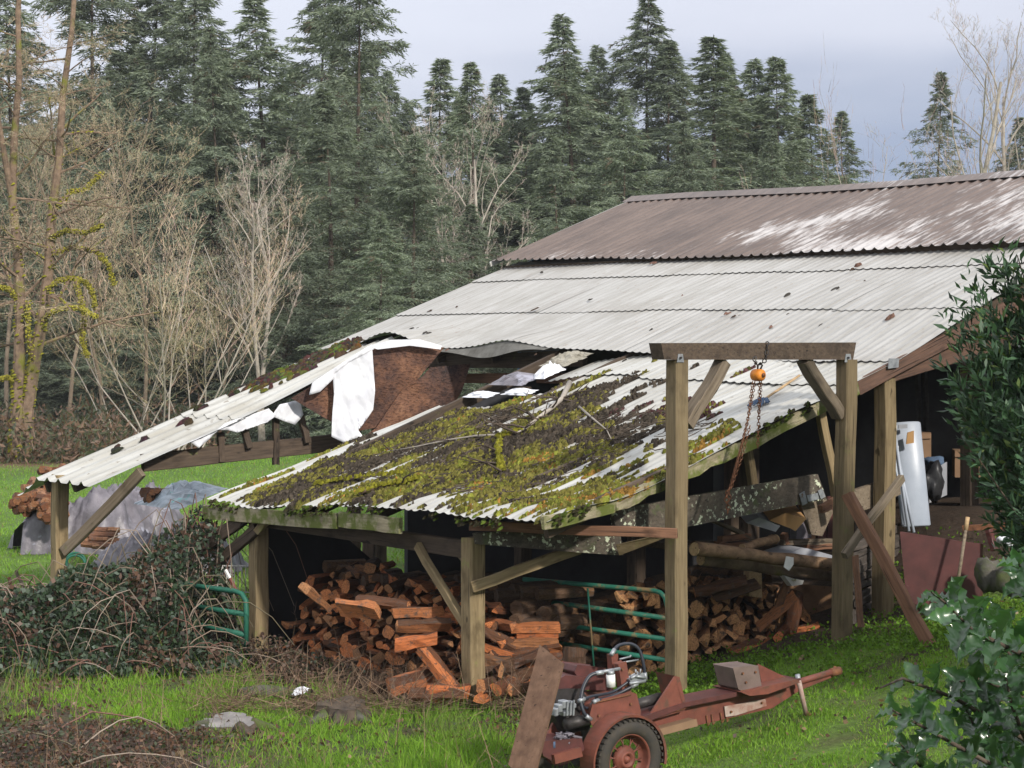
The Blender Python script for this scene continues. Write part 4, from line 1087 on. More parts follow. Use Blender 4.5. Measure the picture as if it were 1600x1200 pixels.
for i, (x0, y0, x1, y1, la) in enumerate(((1124, 842, 1170, 838, 'upper short red-brown board stacked left on the logs'), (1120, 852, 1166, 853, 'lower short red-brown board stacked left on the logs'), (1222, 848, 1306, 846, 'flat grey plank lying under the upright red boards'), (1224, 834, 1228, 850, 'stubby wooden block standing under the orange cardboard'), (1100, 806, 1180, 845, 'thin lath slanting down into the dark bay'), (1060, 792, 1160, 832, 'upper thin lath slanting in the dark bay'), (1256, 856, 1306, 852, 'reddish board lying behind the white sheets'))):
    tag(timber('loose_board', ona(x0, y0, -.45), ona(x1, y1, -.45), .06, .05 if i not in (4, 5) else .02, MATS['red_wood'] if i in (0, 1, 3, 6) else MATS['grey_wood'], None), la, 'board', 'loose boards in the right bay')
slab('shelf_plank', 'long dark plank holding the clutter behind the long peeled log', 'plank', [(1070, 852), (1304, 852), (1304, 862), (1070, 862)], aP(-.35), RV * .5, MATS['dark_wood'])
# slatted crate
cr = thing('slatted_crate', 'dark weathered crate of rough slats beside the right gantry post', 'crate', ona(1345, 975, -1.18))
cpl = lambda x, y: on(x, y, B(-1.22, 3.0), (RV * .86 - UV * .5).normalized())
for i in range(9):
    f = i / 9; yl, yr = lerp(858, 968, f), lerp(826, 938, f)
    timber('slat', cpl(1326 + 14 * f, yl + R(-2, 2)), cpl(1402, yr + R(-2, 2)), .04, R(.045, .075), MATS['old_crate'], cr, rough=.01)
for x, y0, y1 in ((1338, 858, 975), (1366, 842, 962), (1397, 828, 945)):
    timber('upright', cpl(x, y0) + RV * .04, cpl(x, y1) + RV * .04, .05, .05, MATS['old_crate'], cr, up=UV)
tag(timber('stake', at(1336, 868, 15.25), at(1345, 980, 15.2), .03, .05, MATS['red_wood'], None, up=UV), 'narrow reddish stake standing against the slatted crate', 'stake')
# maroon panel, pole, pipes, tank and things further in
slab('maroon_panel', 'maroon metal panel standing in the grass right of the crate', 'panel', [(1406, 831), (1452, 838), (1500, 846), (1534, 850), (1533, 936), (1478, 946), (1417, 944)], dP(15.9), (.02, .03, 0), MATS['maroon_panel'])
pl = thing('metal_pole', 'slim metal pole with a pale tip leaning before the maroon panel', 'pole', at(1492, 945, 15.7))
MB().tube([at(1509, 828, 15.72), at(1491, 948, 15.62)], .014, 8).build('shaft', MATS['grey_wood'], pl, True)
MB().tube([at(1512, 808, 15.74), at(1509, 828, 15.72)], .018, 8).build('tip', MATS['pale_wood'], pl, True)
tk = thing('water_heater', 'tall white enamel tank leaning beside the tall post', 'tank', at(1430, 828, 18.0))
tb, tt = at(1432, 823, 18.0), at(1416, 660, 18.2)
d = (tt - tb).normalized(); x_ = d.cross(Vector((0, 1, 0))).normalized(); y_ = d.cross(x_)
y_ = y_ * .4; Mt = Matrix(((d.x, x_.x, y_.x, tb.x), (d.y, x_.y, y_.y, tb.y), (d.z, x_.z, y_.z, tb.z), (0, 0, 0, 1)))
Lt = (tt - tb).length
MB().lathe([(0, 0), (.12, 0), (.135, .012), (.135, Lt - .012), (.12, Lt), (0, Lt)], Mt, 28).build('shell', MATS['white_enamel'], tk, True)
MB().prism([at(1404, 664, 18.04), at(1418, 663, 18.04), at(1418, 669, 18.04), at(1404, 670, 18.04)], (0, .02, 0)).build('label_plate', MATS['grey_sheet'], tk)
MB().prism([at(1418, 676, 17.98), at(1428, 673, 17.98), at(1428, 692, 17.98), at(1416, 694, 17.98)], (0, .02, 0)).build('sticker', MATS['cardboard'], tk)
for i, (x0, y0, x1, y1, la) in enumerate(((1397, 668, 1420, 830, 'front white pipe leaning beside the white tank'), (1400, 700, 1428, 832, 'middle white pipe leaning beside the white tank'), (1394, 690, 1411, 820, 'rear white pipe leaning beside the white tank'))):
    th = thing('pipe', la, 'pipe', at(x1, y1, 17.6 + .1 * i), group='white pipes by the tank')
    MB().tube([at(x0, y0, 17.75 + .1 * i), at(x1, y1, 17.6 + .1 * i)], .015, 8).build('tube', MATS['white_enamel'], th, True)
    MB().tube([at(x0, y0 - 3, 17.75 + .1 * i), at(x0, y0 + 5, 17.75 + .1 * i)], .026, 8).build('fitting', MATS['white_paint'], th, True)
slab('grey_tray', 'pale grey tray standing on edge right of the white tank', 'tray', [(1455, 737), (1478, 722), (1478, 774), (1452, 786)], dP(18.4), (.02, .04, 0), MATS['grey_sheet'])
def lump(name, label, cat, c, sx, sy, sz, mat, seed=0, n=1, rough=.22):
    import bmesh
    bm = bmesh.new(); bmesh.ops.create_icosphere(bm, subdivisions=3, radius=1)
    for v in bm.verts:
        k = 1 + rough * float(noise2(v.co.x * 2 + seed * 3.1, v.co.y * 2 + v.co.z * 1.7, .8, seed % 3)) + rough * .4 * float(noise2(v.co.x * 2 + seed, v.co.y * 2 + v.co.z * 2.3, .25, 1)); v.co = Vector((v.co.x * sx * k, v.co.y * sy * k, v.co.z * sz * k))
    me = bpy.data.meshes.new(name); bm.to_mesh(me); bm.free()
    return tag(link(name, me, None, mat, Matrix.Translation(Vector(c)), True), label, cat)
lump('black_bag', 'black bag slumped on the grey tray behind the white tank', 'bag', at(1457, 752, 18.2), .09, .09, .19, MATS['black_plastic'], 2, rough=.4)
lump('blue_bag', 'dark blue bag above the grey tray', 'bag', at(1458, 722, 18.5), .10, .1, .06, MATS['blue_cloth'], 4)
for i, (x0, y0, x1, y1, D, la) in enumerate(((1492, 704, 1534, 746, 19.5, 'front cardboard box in the dark opening behind the laurel'), (1516, 674, 1560, 712, 19.9, 'rear cardboard box partly behind the laurel'), (1437, 676, 1455, 715, 19.3, 'small cardboard box behind the white tank'))):
    p0_, p1_ = at(x0, y1, D), at(x1, y0, D); th = thing('cardboard_box', la, 'box', p0_, group='cardboard boxes')
    MB().prism([at(x0, y0, D), at(x1, y0, D), at(x1, y1, D), at(x0, y1, D)], (.05, .35, 0)).build('carton', MATS['cardboard_dull'], th)
    MB().prism([at(x0, y0 + 3, D - .01), at(x1, y0 + 2, D - .01), at(x1, y0 + 9, D - .02), at(x0, y0 + 10, D - .02)], (0, .005, 0)).build('flap', MATS['cardboard_dull'], th)
slab('tall_panel', 'tall dark brown panel standing in the barn opening', 'panel', [(1467, 590), (1502, 588), (1500, 745), (1470, 746)], dP(20.2), (.02, .04, 0), MATS['red_dark'])
for i, x in enumerate((1434, 1446)):
    tag(timber('metal_post', at(x, 580, 19.6), at(x + 1, 690, 19.6), .035, .05, MATS['dark_steel'], None, up=UV), ('left' if i == 0 else 'right') + ' one of two thin steel uprights behind the white tank', 'post')
lump('boulder', 'left mossy boulder right of the maroon panel', 'rock', at(1548, 900, 15.6), .11, .12, .15, MATS['rock'], 1)
lump('boulder', 'right larger mossy boulder at the edge of the picture', 'rock', at(1585, 905, 15.3), .15, .14, .16, MATS['rock'], 2)
lump('white_sack', 'crumpled white sack on the ground below the laurel', 'sack', at(1574, 846, 15.9), .075, .07, .045, MATS['wrap'], 3, rough=.4)
tag(timber('rusty_rail', at(1505, 826, 16.2), at(1600, 819, 16.0), .04, .05, MATS['rust'], None), 'rusty rail lying in the grass behind the maroon panel', 'rail')
tag(timber('dark_stub', at(1545, 826, 15.85), at(1553, 860, 15.8), .05, .05, MATS['red_dark'], None, up=UV), 'short dark stub beside the white sack', 'stub')

# ------------------------------------------------------------------ log splitter on wheels
Qt = Vector((.715, 12.0, 0)); td = Vector((.821, .571, 0)).normalized(); tn = Vector((-td.y, td.x, 0))
wp = lambda x, y, w=0.0: on(x, y, Qt + tn * w, tn)
sp = thing('log_splitter', 'rust-red towable log splitter with one black tyre and hoses', 'log splitter', (Qt.x, Qt.y, gzf(Qt.x, Qt.y)))
RP, RD, DS = MATS['red_paint'], MATS['red_dark'], MATS['dark_steel']
wc_ = wp(977, 1186, 0); WR_ = .252
Mw = Matrix(((-tn.x, td.x, 0, wc_.x), (-tn.y, td.y, 0, wc_.y), (0, 0, 1, wc_.z), (0, 0, 0, 1)))
def wheel(M, par):
    mb = MB(); h = .065
    mb.lathe([(.165, -h * .8), (.185, -h), (.215, -h * 1.05), (.238, -h * .9), (.248, -h * .6), (WR_, 0), (.248, h * .6), (.238, h * .9), (.215, h * 1.05), (.185, h), (.165, h * .8), (.15, 0)], M, 48)
    tyre = mb.build('tyre', MATS['tyre'], par, True)
    lg = MB()
    for k in range(40):
        q = 2 * math.pi * k / 40
        for s in (-1, 1):
            p = M @ Vector((s * h * .55, (WR_ - .002) * math.cos(q + .04 * s), (WR_ - .002) * math.sin(q + .04 * s)))
            rd = (M.to_3x3() @ Vector((0, math.cos(q), math.sin(q)))).normalized(); ax = (M.to_3x3() @ Vector((1, 0, 0)))
            lg.bar(p - ax * h * .42, p + ax * h * .42, .019, .012, rd)
    o = lg.build('tread_lug', MATS['tyre'], tyre); o["kind"] = 'stuff'
    rim = MB(); rim.lathe([(.166, -.05), (.168, .045), (.158, .05), (.152, .03), (.150, .0), (.135, -.02), (.12, -.022)], M, 36)
    rim_o = rim.build('rim', RP, par, True)
    hb = MB(); hb.lathe([(.0, -.03), (.085, -.025), (.085, -.008), (.07, .012), (.055, .018), (.052, .03), (.036, .034), (.034, .01), (.02, .01), (.018, .03), (0, .032)], M, 28); hb.build('hub', RP, rim_o, True)
    for k in range(20):
        q = 2 * math.pi * k / 20; s = .25 * (1 if k % 2 else -1)
        MB().tube([M @ Vector((.0, .06 * math.cos(q), .06 * math.sin(q))), M @ Vector((-.012, .14 * math.cos(q + s), .14 * math.sin(q + s)))], .0045, 5).build('spoke', RP, rim_o, True)
w_o = MB().tube([wc_ - (-tn) * .1, wc_ + tn * .75], .022, 8).build('axle', DS, sp, True)
wheel(Mw, sp)
wheel(Mw @ Matrix.Translation((-.72, 0, 0)), sp)
mb = MB(); V, F = [], []
angs = np.linspace(math.radians(-12), math.radians(192), 27)
for i, q in enumerate(angs):
    r_ = .292
    for x, rr in ((.052, r_ - .016), (.056, r_), (-.085, r_), (-.09, r_ - .01)):
        V.append(Mw @ Vector((x, rr * math.cos(q), rr * math.sin(q) * .97)))
for i in range(len(angs) - 1):
    for k in range(3): F.append((i*4+k, i*4+k+1, (i+1)*4+k+1, (i+1)*4+k))
fo = mb.add(V, F).build('fender', RP, sp, False)
sm = fo.modifiers.new('thick', 'SOLIDIFY'); sm.thickness = .004
def pp(name, poly, w, th, mat, bev=0.0):
    o = MB().prism([wp(x, y, w) for x, y in poly], tn * th).build(name, mat, sp)
    if bev:
        bmod = o.modifiers.new('edge', 'BEVEL'); bmod.width = bev; bmod.segments = 2
    return o
pp('tank', [(924, 1122), (929, 1102), (942, 1096), (984, 1085), (992, 1088), (998, 1112), (996, 1130), (930, 1135)], .10, .24, RP, .018)
mb = MB(); mb.tube([wp(932, 1099, .16), wp(932, 1086, .16)], .012, 10); mb.build('filler_cap', DS, sp, True)
pp('deck', [(845, 1160), (908, 1155), (912, 1172), (868, 1190), (850, 1180)], .06, .22, RD, .006)
pp('deck_lip', [(866, 1180), (908, 1168), (911, 1182), (868, 1194)], .03, .03, RP)
pp('side_gusset', [(856, 1148), (874, 1110), (880, 1118), (882, 1146)], .30, .02, RP)
pp('engine_block', [(868, 1118), (872, 1080), (906, 1078), (922, 1098), (920, 1136), (884, 1146)], .22, .22, DS, .01)
mb = MB(); mb.tube([wp(884, 1132, .14), wp(926, 1122, .14)], .036, 14); mb.build('pump', DS, sp, True)
for i, (x, y, sx, sz) in enumerate(((880, 1100, .05, .05), (889, 1104, .05, .07), (884, 1114, .07, .03), (894, 1102, .03, .03), (872, 1106, .035, .05), (866, 1112, .03, .05))):
    o = MB().box(wp(x, y, .15), sx, .06, sz, Matrix.Rotation(.6, 3, 'Z')).build('carburettor', MATS['galvanised'], sp)
    bm_ = o.modifiers.new('edge', 'BEVEL'); bm_.width = .006
mb = MB()
for k in range(3): mb.tube([wp(887 + k * 5, 1096 - k, .11), wp(886 + k * 5, 1118, .11)], .006, 6)
o = mb.build('linkage', MATS['galvanised'], sp); o["kind"] = 'stuff'
pp('table', [(868, 1065), (884, 1056), (956, 1062), (958, 1072), (948, 1078), (868, 1076)], .30, .2, RD, .004)
pp('stop_block', [(899, 1050), (903, 1040), (945, 1045), (950, 1062), (905, 1060)], .38, .16, RD, .006)
pp('valve_post', [(956, 1024), (965, 1022), (966, 1050), (958, 1052)], .22, .05, RP, .004)
pp('valve_post', [(967, 1038), (978, 1034), (986, 1082), (974, 1084)], .14, .05, RP, .004)
hz = [[(957, 1020), (966, 1009), (984, 1006), (998, 1014), (1005, 1035), (1008, 1058)], [(938, 1051), (922, 1056), (911, 1075), (908, 1098), (913, 1115), (920, 1122)], [(994, 1056), (975, 1070), (955, 1082), (925, 1088), (908, 1094)], [(992, 1070), (970, 1082), (950, 1090), (930, 1096)], [(909, 1092), (912, 1104), (920, 1106), (928, 1098)]]
for i, h in enumerate(hz):
    w0 = (.18, .10, .12, .10, .14)[i]
    P = [wp(x, y, w0 + .02 * math.sin(j)) for j, (x, y) in enumerate(h)]
    S = []
    for j in range(len(P) - 1):                          # smooth the run of the hose
        p0_, p1_, p2_, p3_ = P[max(j-1, 0)], P[j], P[j+1], P[min(j+2, len(P)-1)]
        for t_ in (0, .25, .5, .75):
            S.append(.5 * ((2 * p1_) + (p2_ - p0_) * t_ + (2 * p0_ - 5 * p1_ + 4 * p2_ - p3_) * t_ ** 2 + (3 * p1_ - p0_ - 3 * p2_ + p3_) * t_ ** 3))
    S.append(P[-1]); ho = MB().tube(S, (.011, .012, .009, .011, .009)[i], 9).build('hose', MATS['rubber'], sp, True)
    for e0, e1 in ((S[0], S[2]), (S[-1], S[-3])):
        d = (e1 - e0).normalized(); MB().tube([e0 - d * .02, e0 + d * .03], .0145, 8).build('fitting', MATS['galvanised'], ho, True)
fl = MB().tube([wp(955, 1073, .10), wp(954, 1054, .10)], .028, 16).build('oil_filter', MATS['white_paint'], sp, True)
MB().tube([wp(954, 1054, .10), wp(954, 1048, .10)], .024, 16).build('filter_head', MATS['galvanised'], fl, True)
MB().tube([wp(939, 1050, .10), wp(968, 1045, .12)], .011, 8).build('pipe_run', MATS['galvanised'], sp, True)
va = pp('valve_body', [(985, 1062), (1004, 1052), (1008, 1062), (990, 1072)], .10, .05, MATS['galvanised'], .005)
for x0, y0, x1, y1, r_ in ((984, 1068, 1008, 1064, .011), (992, 1056, 1008, 1059, .009), (994, 1055, 993, 1046, .006), (1000, 1053, 1001, 1045, .005), (986, 1060, 996, 1054, .010)):
    MB().tube([wp(x0, y0, .09), wp(x1, y1, .09)], r_, 8).build('stub', MATS['galvanised'], va, True)
for x0, y0, x1, y1 in ((968, 1030, 985, 1026), (966, 1036, 998, 1031), (983, 1027, 986, 1024)):
    MB().tube([wp(x0, y0, .2), wp(x1, y1, .2)], .006, 6).build('control_lever', MATS['galvanised'], sp, True)
MB().tube([wp(990, 1102, .30), wp(1032, 1090, .30)], .035, 16).build('cylinder', DS, sp, True)
MB().tube([wp(1030, 1091, .30), wp(1060, 1084, .30)], .016, 12).build('rod', MATS['galvanised'], sp, True)
pp('wedge', [(1016, 1116), (1055, 1057), (1066, 1096), (1070, 1110), (1030, 1122)], .20, .014, RP)
pp('wedge', [(1055, 1056), (1062, 1058), (1073, 1106), (1068, 1110)], .20, .2, RP)
pp('main_beam', [(1005, 1130), (1072, 1104), (1160, 1086), (1232, 1068), (1300, 1050), (1304, 1056), (1250, 1078), (1206, 1106), (1120, 1126), (1030, 1146)], .26, .03, RP, .003)
pp('beam_flange', [(1000, 1122), (1072, 1098), (1160, 1080), (1250, 1060), (1252, 1064), (1160, 1086), (1072, 1104), (1004, 1130)], .18, .2, RD, .003)
pp('beam_foot', [(1030, 1140), (1088, 1124), (1090, 1134), (1036, 1148)], .18, .14, MATS['cardboard_dull'], .003)
plain('push_steel', (.17, .125, .11), (.11, .08, .07), scale=8, rough=.6)
plain('worn_paint', (.42, .36, .32), (.22, .09, .06), scale=9, rough=.6)
pp('worn_plate', [(1132, 1104), (1196, 1092), (1198, 1103), (1150, 1118), (1134, 1120)], .245, .008, MATS['worn_paint'])
pp('push_block', [(1146, 1044), (1184, 1040), (1190, 1074), (1160, 1080), (1154, 1076)], .16, .2, MATS['push_steel'], .003)
pp('push_gusset', [(1184, 1037), (1236, 1062), (1192, 1076)], .25, .015, RP)
pp('tongue_plate', [(1160, 1082), (1192, 1074), (1245, 1062), (1250, 1066), (1200, 1084), (1172, 1087)], .12, .3, RP, .002)
MB().tube([wp(1246, 1066, .26), wp(1300, 1050, .26)], .022, 10).build('coupler', RP, sp, True)
mb = MB(); mb.tube([wp(1298, 1051, .26), wp(1312, 1048, .26)], .03, 10); mb.tube([wp(1303, 1050, .26), wp(1305, 1041, .26)], .012, 8); mb.build('hitch', MATS['rust'], sp, True)
MB().tube([wp(1246, 1054, .20), wp(1249, 1070, .20)], .018, 8).build('jack_clamp', MATS['galvanised'], sp, True)
jk = MB().tube([wp(1248, 1064, .18), wp(1260, 1118, .18)], .017, 10).build('jack_leg', MATS['worn_paint'], sp, True)
jf = wp(1266, 1140, .18); MB().tube([wp(1259, 1112, .18), Vector((jf.x, jf.y, gzf(jf.x, jf.y) + .0))], .011, 8).build('jack_foot', MATS['rust'], jk, True)
for x in (1104, 1112, 1126, 1134):
    MB().tube([wp(x, 1118 - (x - 1104) * .2, .25), wp(x + 2, 1134 - (x - 1104) * .2, .25), wp(x + 5, 1130 - (x - 1104) * .2, .25)], .005, 5).build('hook', MATS['rust'], sp, True)
for x, y, w in ((1046, 1112, .196), (1030, 1114, .196), (1062, 1104, .196), (1165, 1066, .156), (1180, 1050, .156), (1160, 1052, .156), (1142, 1112, .24), (1190, 1098, .24), (935, 1118, .096), (985, 1100, .096), (972, 1046, .136), (978, 1072, .136), (1226, 1072, .256), (1206, 1080, .256)):
    c_b = wp(x, y, w); MB().tube([c_b, c_b - tn * .010], .008, 6).build('bolt', MATS['rust'], sp)
for x0, y0, x1, y1, w in ((1022, 1118, 1068, 1108, .195), (1158, 1080, 1190, 1075, .155), (930, 1098, 986, 1085, .095)):
    MB().tube([wp(x0, y0, w), wp((x0 + x1) / 2, (y0 + y1) / 2, w), wp(x1, y1, w)], .006, 6).build('weld', MATS['rust'], sp, True)
rg_ = MB()
for k in range(40):
    c = wp(882 + R(-16, 16), 1152 + R(-5, 8), .12 + R(-.05, .1)); rg_.tube([c, c + Vector((R(-.05, .05), R(-.03, .03), R(0, .02))), c + Vector((R(-.07, .07), R(-.05, .05), R(-.01, .01)))], .007, 5, False)
o = rg_.build('rope', MATS['tarp'], sp); o["kind"] = 'stuff'
MB().tube([wp(863, 1158, .08), wp(863, 1168, .08)], .022, 12).build('knob', MATS['blue_cloth'], sp, True)

p1, p2, p3 = at(843, 1007, 11.62), at(880, 1036, 11.48), at(830, 1232, 11.15)
p4 = p1 + (p3 - p2) * 1.0 + (p3 - p2).normalized() * -.02
bd = tag(MB().prism([p1, p2, p3, p4], ((p2 - p1).cross(p3 - p2)).normalized() * .018 * (1 if ((p2 - p1).cross(p3 - p2)).y > 0 else -1)).build('brown_board', MATS['board_brown'], None, False, p4), 'brown wooden board leaning upright against the log splitter', 'board')

# ------------------------------------------------------------------ stumps and small things on the ground
def stump(label, px, py, D, rad, h, top, bark, tilt=.0, roots=5, seed=0, mossy=False):
    random.seed(seed); c = at(px, py, D); g = gzf(c.x, c.y)
    th = thing('tree_stump', label, 'stump', (c.x, c.y, g)); n = 26
    prof = [1 + .16 * math.sin(3 * q + seed) + .1 * math.sin(7 * q + 2 * seed) + R(-.05, .05) for q in np.linspace(0, 6.28, n + 1)[:-1]]
    V, F = [], []; lv = [(-.1, 1.35), (0, 1.28), (h * .35, 1.08), (h * .8, 1.0), (h, .97)]
    for z, k in lv:
        for i in range(n):
            q = 2 * math.pi * i / n; V.append((c.x + rad * prof[i] * k * math.cos(q), c.y + rad * prof[i] * k * math.sin(q), g + z + (tilt * math.sin(q) * z / h if z > 0 else 0) + (R(-.01, .01))))
    for s in range(len(lv) - 1):
        for i in range(n): F.append((s*n+i, s*n+(i+1) % n, (s+1)*n+(i+1) % n, (s+1)*n+i))
    MB().add(V, F).build('bark', bark, th, True)
    V2 = V[-n:]; ctr = Vector((c.x, c.y, g + h + .004)); V3 = [ctr.lerp(Vector(v), .5) + Vector((0, 0, R(-.008, .008))) for v in V2]
    MB().add([Vector(v) + Vector((0, 0, .002)) for v in V2] + V3 + [ctr], [(i, (i+1) % n, n + (i+1) % n, n + i) for i in range(n)] + [(n + i, n + (i+1) % n, 2*n) for i in range(n)]).build('cut_face', top, th)
    for k in range(roots):
        q = 2 * math.pi * k / roots + R(-.3, .3) + math.pi * 1.1; d = Vector((math.cos(q), math.sin(q), 0)); L_ = rad * R(.9, 1.6)
        pts = [Vector((c.x, c.y, g)) + d * (rad * .8) + UP * h * .45]
        for s in (.35, .7, 1): p = Vector((c.x, c.y, 0)) + d * (rad * .8 + L_ * s) + Vector((R(-.03, .03), R(-.03, .03), 0)); p.z = gzf(p.x, p.y) + h * .4 * (1 - s); pts.append(p)
        MB().tube(pts, [rad * .3, rad * .24, rad * .17, rad * .08], 8).build('root', bark if k % 2 else MATS['rock'], th, True)
stump('low grey cut stump with a cracked flat top in the litter', 358, 1128, 14.25, .20, .065, MATS['stump_top'], MATS['bark'], .02, 4, 3)
stump('dark stump with yellow mossy roots before the firewood stack', 535, 1118, 14.55, .17, .12, MATS['bark'], MATS['bark'], .02, 6, 5)
lump('mossy_log', 'short green mossy hump at the left of the firewood stack', 'log', at(420, 1082, 15.45), .24, .1, .055, MATS['rock'], 5)
crumple_o = crumple('white_rag', 468, 1080, 15.4, .13, .13, .03, MATS['wrap'], None, 9, 8); tag(crumple_o, 'small crumpled white rag on the ground left of the stump', 'rag')
gh = thing('garden_hose', 'coiled green garden hose at the foot of the far left post', 'hose', at(118, 888, 20.3))
mb = MB()
pts = [at(118, 882, 20.3) + Vector((.10 * math.cos(q) , .02 * q / 6, .09 * math.sin(q) + .004 * q)) for q in np.linspace(0, 11, 40)]
mb.tube(pts, .013, 6); mb.build('coil', MATS['green_paint_dark'], gh, True)
lump('black_tub', 'black tub lying in the lawn at the left edge', 'tub', at(18, 893, 24.5), .09, .09, .05, MATS['black_plastic'], 1, rough=.08)
tag(timber('garden_stake', at(14, 902, 22.0), at(19, 930, 22.0), .03, .03, MATS['red_paint'], None, up=UV), 'short orange-red stake in the lawn at the left edge', 'stake')
tag(timber('garden_stake', at(25, 892, 21.9), at(42, 930, 21.8), .03, .03, MATS['grey_wood'], None, up=UV), 'grey stick leaning beside the orange-red stake', 'stake')
tag(timber('fence_rail', at(-20, 934, 19.5), at(62, 936, 19.4), .06, .07, MATS['dark_wood'], None), 'dark rail lying behind the brambles at the left edge', 'rail')

# ------------------------------------------------------------------ tarpaulined woodpiles on the lawn
def tarped(label, px, D, wx, wy, h, mat, seed, heap=(), skew=0.0, lowl=0.0, cut=None):
    random.seed(seed); c = at(px, 800, D); g = gzf(c.x, c.y)
    th = thing('tarped_woodpile', label, 'woodpile', (c.x, c.y, g)); nx_, ny_ = 54, 30; V, F = [], []
    for j in range(ny_):
        for i in range(nx_):
            u, v = i / (nx_ - 1) * 2 - 1, j / (ny_ - 1) * 2 - 1
            e = max(0, 1 - abs(u) ** 3.5) ** .55 * max(0, 1 - abs(v) ** 3.0) ** .55
            nz_ = float(noise2(u * wx * 1.6 + seed, v * wy, .32, seed % 3)); fold = abs(math.sin(u * 11 + 3.2 * nz_ + seed)) * (1.05 - e) * .10
            z = h * e * (1 + lowl * u) * (1 + .26 * nz_) + .10 * abs(float(noise2(u * 3 + seed, v * 3, .17, 1))) * e + .05 * float(noise2(u * 3 + seed, v * 3, .07, 2)) * e
            sp_ = 1 + .05 * nz_ + fold
            V.append((c.x + u * wx * sp_ + skew * v * wy, c.y + v * wy * sp_, g + max(z, 0) + .01))
    for j in range(ny_ - 1):
        for i in range(nx_ - 1):
            if cut and cut(i / nx_ * 2 - 1, j / ny_ * 2 - 1): continue
            F.append((j*nx_+i, j*nx_+i+1, (j+1)*nx_+i+1, (j+1)*nx_+i))
    MB().add(V, F).build('tarpaulin', mat, th, True)
    mb = MB()
    for (hx, hy, hd, sx, sz, n) in heap:
        p0_ = at(hx, hy, hd)
        for _ in range(n):
            p = p0_ + Vector((R(-sx, sx), R(-.12, .12), R(-sz, sz))); p.z = max(p.z, gzf(p.x, p.y) + .03); r = R(.04, .07)
            d = Vector((R(-.5, .5), R(.4, 1), R(-.2, .2))).normalized() * .18; mb.tint = random.choice(((.24, .11, .06), (.33, .17, .09), (.14, .075, .05), (.40, .24, .15)))
            mb.tube([p - d, p + d], [r, r * .9], 6)
    if heap:
        o = mb.build('firewood', FWH, th, False, None, True); o["kind"] = 'stuff'
tarped('grey tarpaulined woodpile behind the far left post, logs spilling out left', 118, 26.6, .95, .5, .68, MATS['tarp'], 2, [(52, 782, 26.3, .18, .09, 44), (80, 795, 25.9, .12, .15, 34), (66, 762, 26.7, .14, .07, 22), (100, 738, 26.9, .3, .05, 20), (35, 790, 26.3, .1, .05, 14)], .1, .25, lambda u, v: u < -.62 and v < .35)
tarped('smooth grey tarpaulined mound furthest back on the lawn', 205, 29.0, .72, .5, .6, MATS['tarp'], 5, [], .0, .1)
tarped('low tarpaulined woodpile nearest the brambles with pale plastic on top', 262, 24.0, .85, .5, .46, MATS['tarp'], 7, [(262, 772, 23.9, .22, .05, 26)], .15, .35)
random.seed(4)
mb = MB()
for r_ in range(4):
    for k in range(3):
        c = at(146 + 9 * k + (r_ % 2) * 4, 852 - r_ * 8, 25.0 + .06 * r_); d = Vector((.16, R(-.04, .04), R(-.02, .02)))
        mb.tint = random.choice(((.40, .24, .15), (.30, .17, .10), (.22, .12, .08))); mb.tube([c - d, c + d], R(.035, .05), 6)
o = mb.build('firewood_heap', FWH, None, False, at(150, 858, 25.0), True); tag(o, 'stack of split wood pieces showing under the tarpaulin right of the far left post', 'firewood', None, 'stuff')
o = crumple('plastic_sheet', 282, 775, 23.7, 1.15, .7, .16, MATS['tarp_pale'], None, 21, 16); tag(o, 'pale bluish plastic sheet heaped on the low tarpaulined woodpile', 'plastic')

# ------------------------------------------------------------------ vegetation
def unit(v): return v / np.maximum(np.linalg.norm(v, axis=-1, keepdims=True), 1e-9)
def leaf_quads(P, Dv, Ln, Wd, rg, C, curl=.0, shape=.35):
    """kite-shaped leaves: P base, Dv direction, random roll"""
    n = len(P); Dv = unit(Dv); rnd = rg.normal(size=(n, 3)); S = unit(np.cross(Dv, rnd)); U = np.cross(S, Dv)
    mid = P + Dv * (Ln * shape)[:, None]; tip = P + Dv * Ln[:, None] - U * (curl * Ln)[:, None]
    V = np.stack([P, mid + S * Wd[:, None] * .5, tip, mid - S * Wd[:, None] * .5], 1)
    F = np.arange(n * 4).reshape(n, 4)
    return V.reshape(-1, 3), F, np.repeat(C, 4, 0)
def ribbon(P, Q, w, rg, C):
    n = len(P); d = unit(Q - P); s = unit(np.cross(d, rg.normal(size=(n, 3)))) * (w * .5)[:, None]
    V = np.stack([P - s, P + s, Q + s * .35, Q - s * .35], 1)
    return V.reshape(-1, 3), np.arange(n * 4).reshape(n, 4), np.repeat(C, 4, 0)
def join(parts):
    V, F, C, k = [], [], [], 0
    for v, f, c in parts:
        V.append(v); F.append(f + k); C.append(c); k += len(v)
    return np.concatenate(V), np.concatenate(F), np.concatenate(C)
NEEDLE = tinted('needle_mat', .30, .7, .15, .3, 1.2, 1.35)
LEAF = tinted('leaf_mat', .25, .5, .35, .25, 9)
GLOSS = tinted('gloss_leaf_mat', .2, .45, .4, .25, 9)
GRASS = tinted('grass_mat', .35, .6, .2, .2, 6, 1.4)
TWIG = tinted('twig_mat', .0, .9, .1, .25, 6)

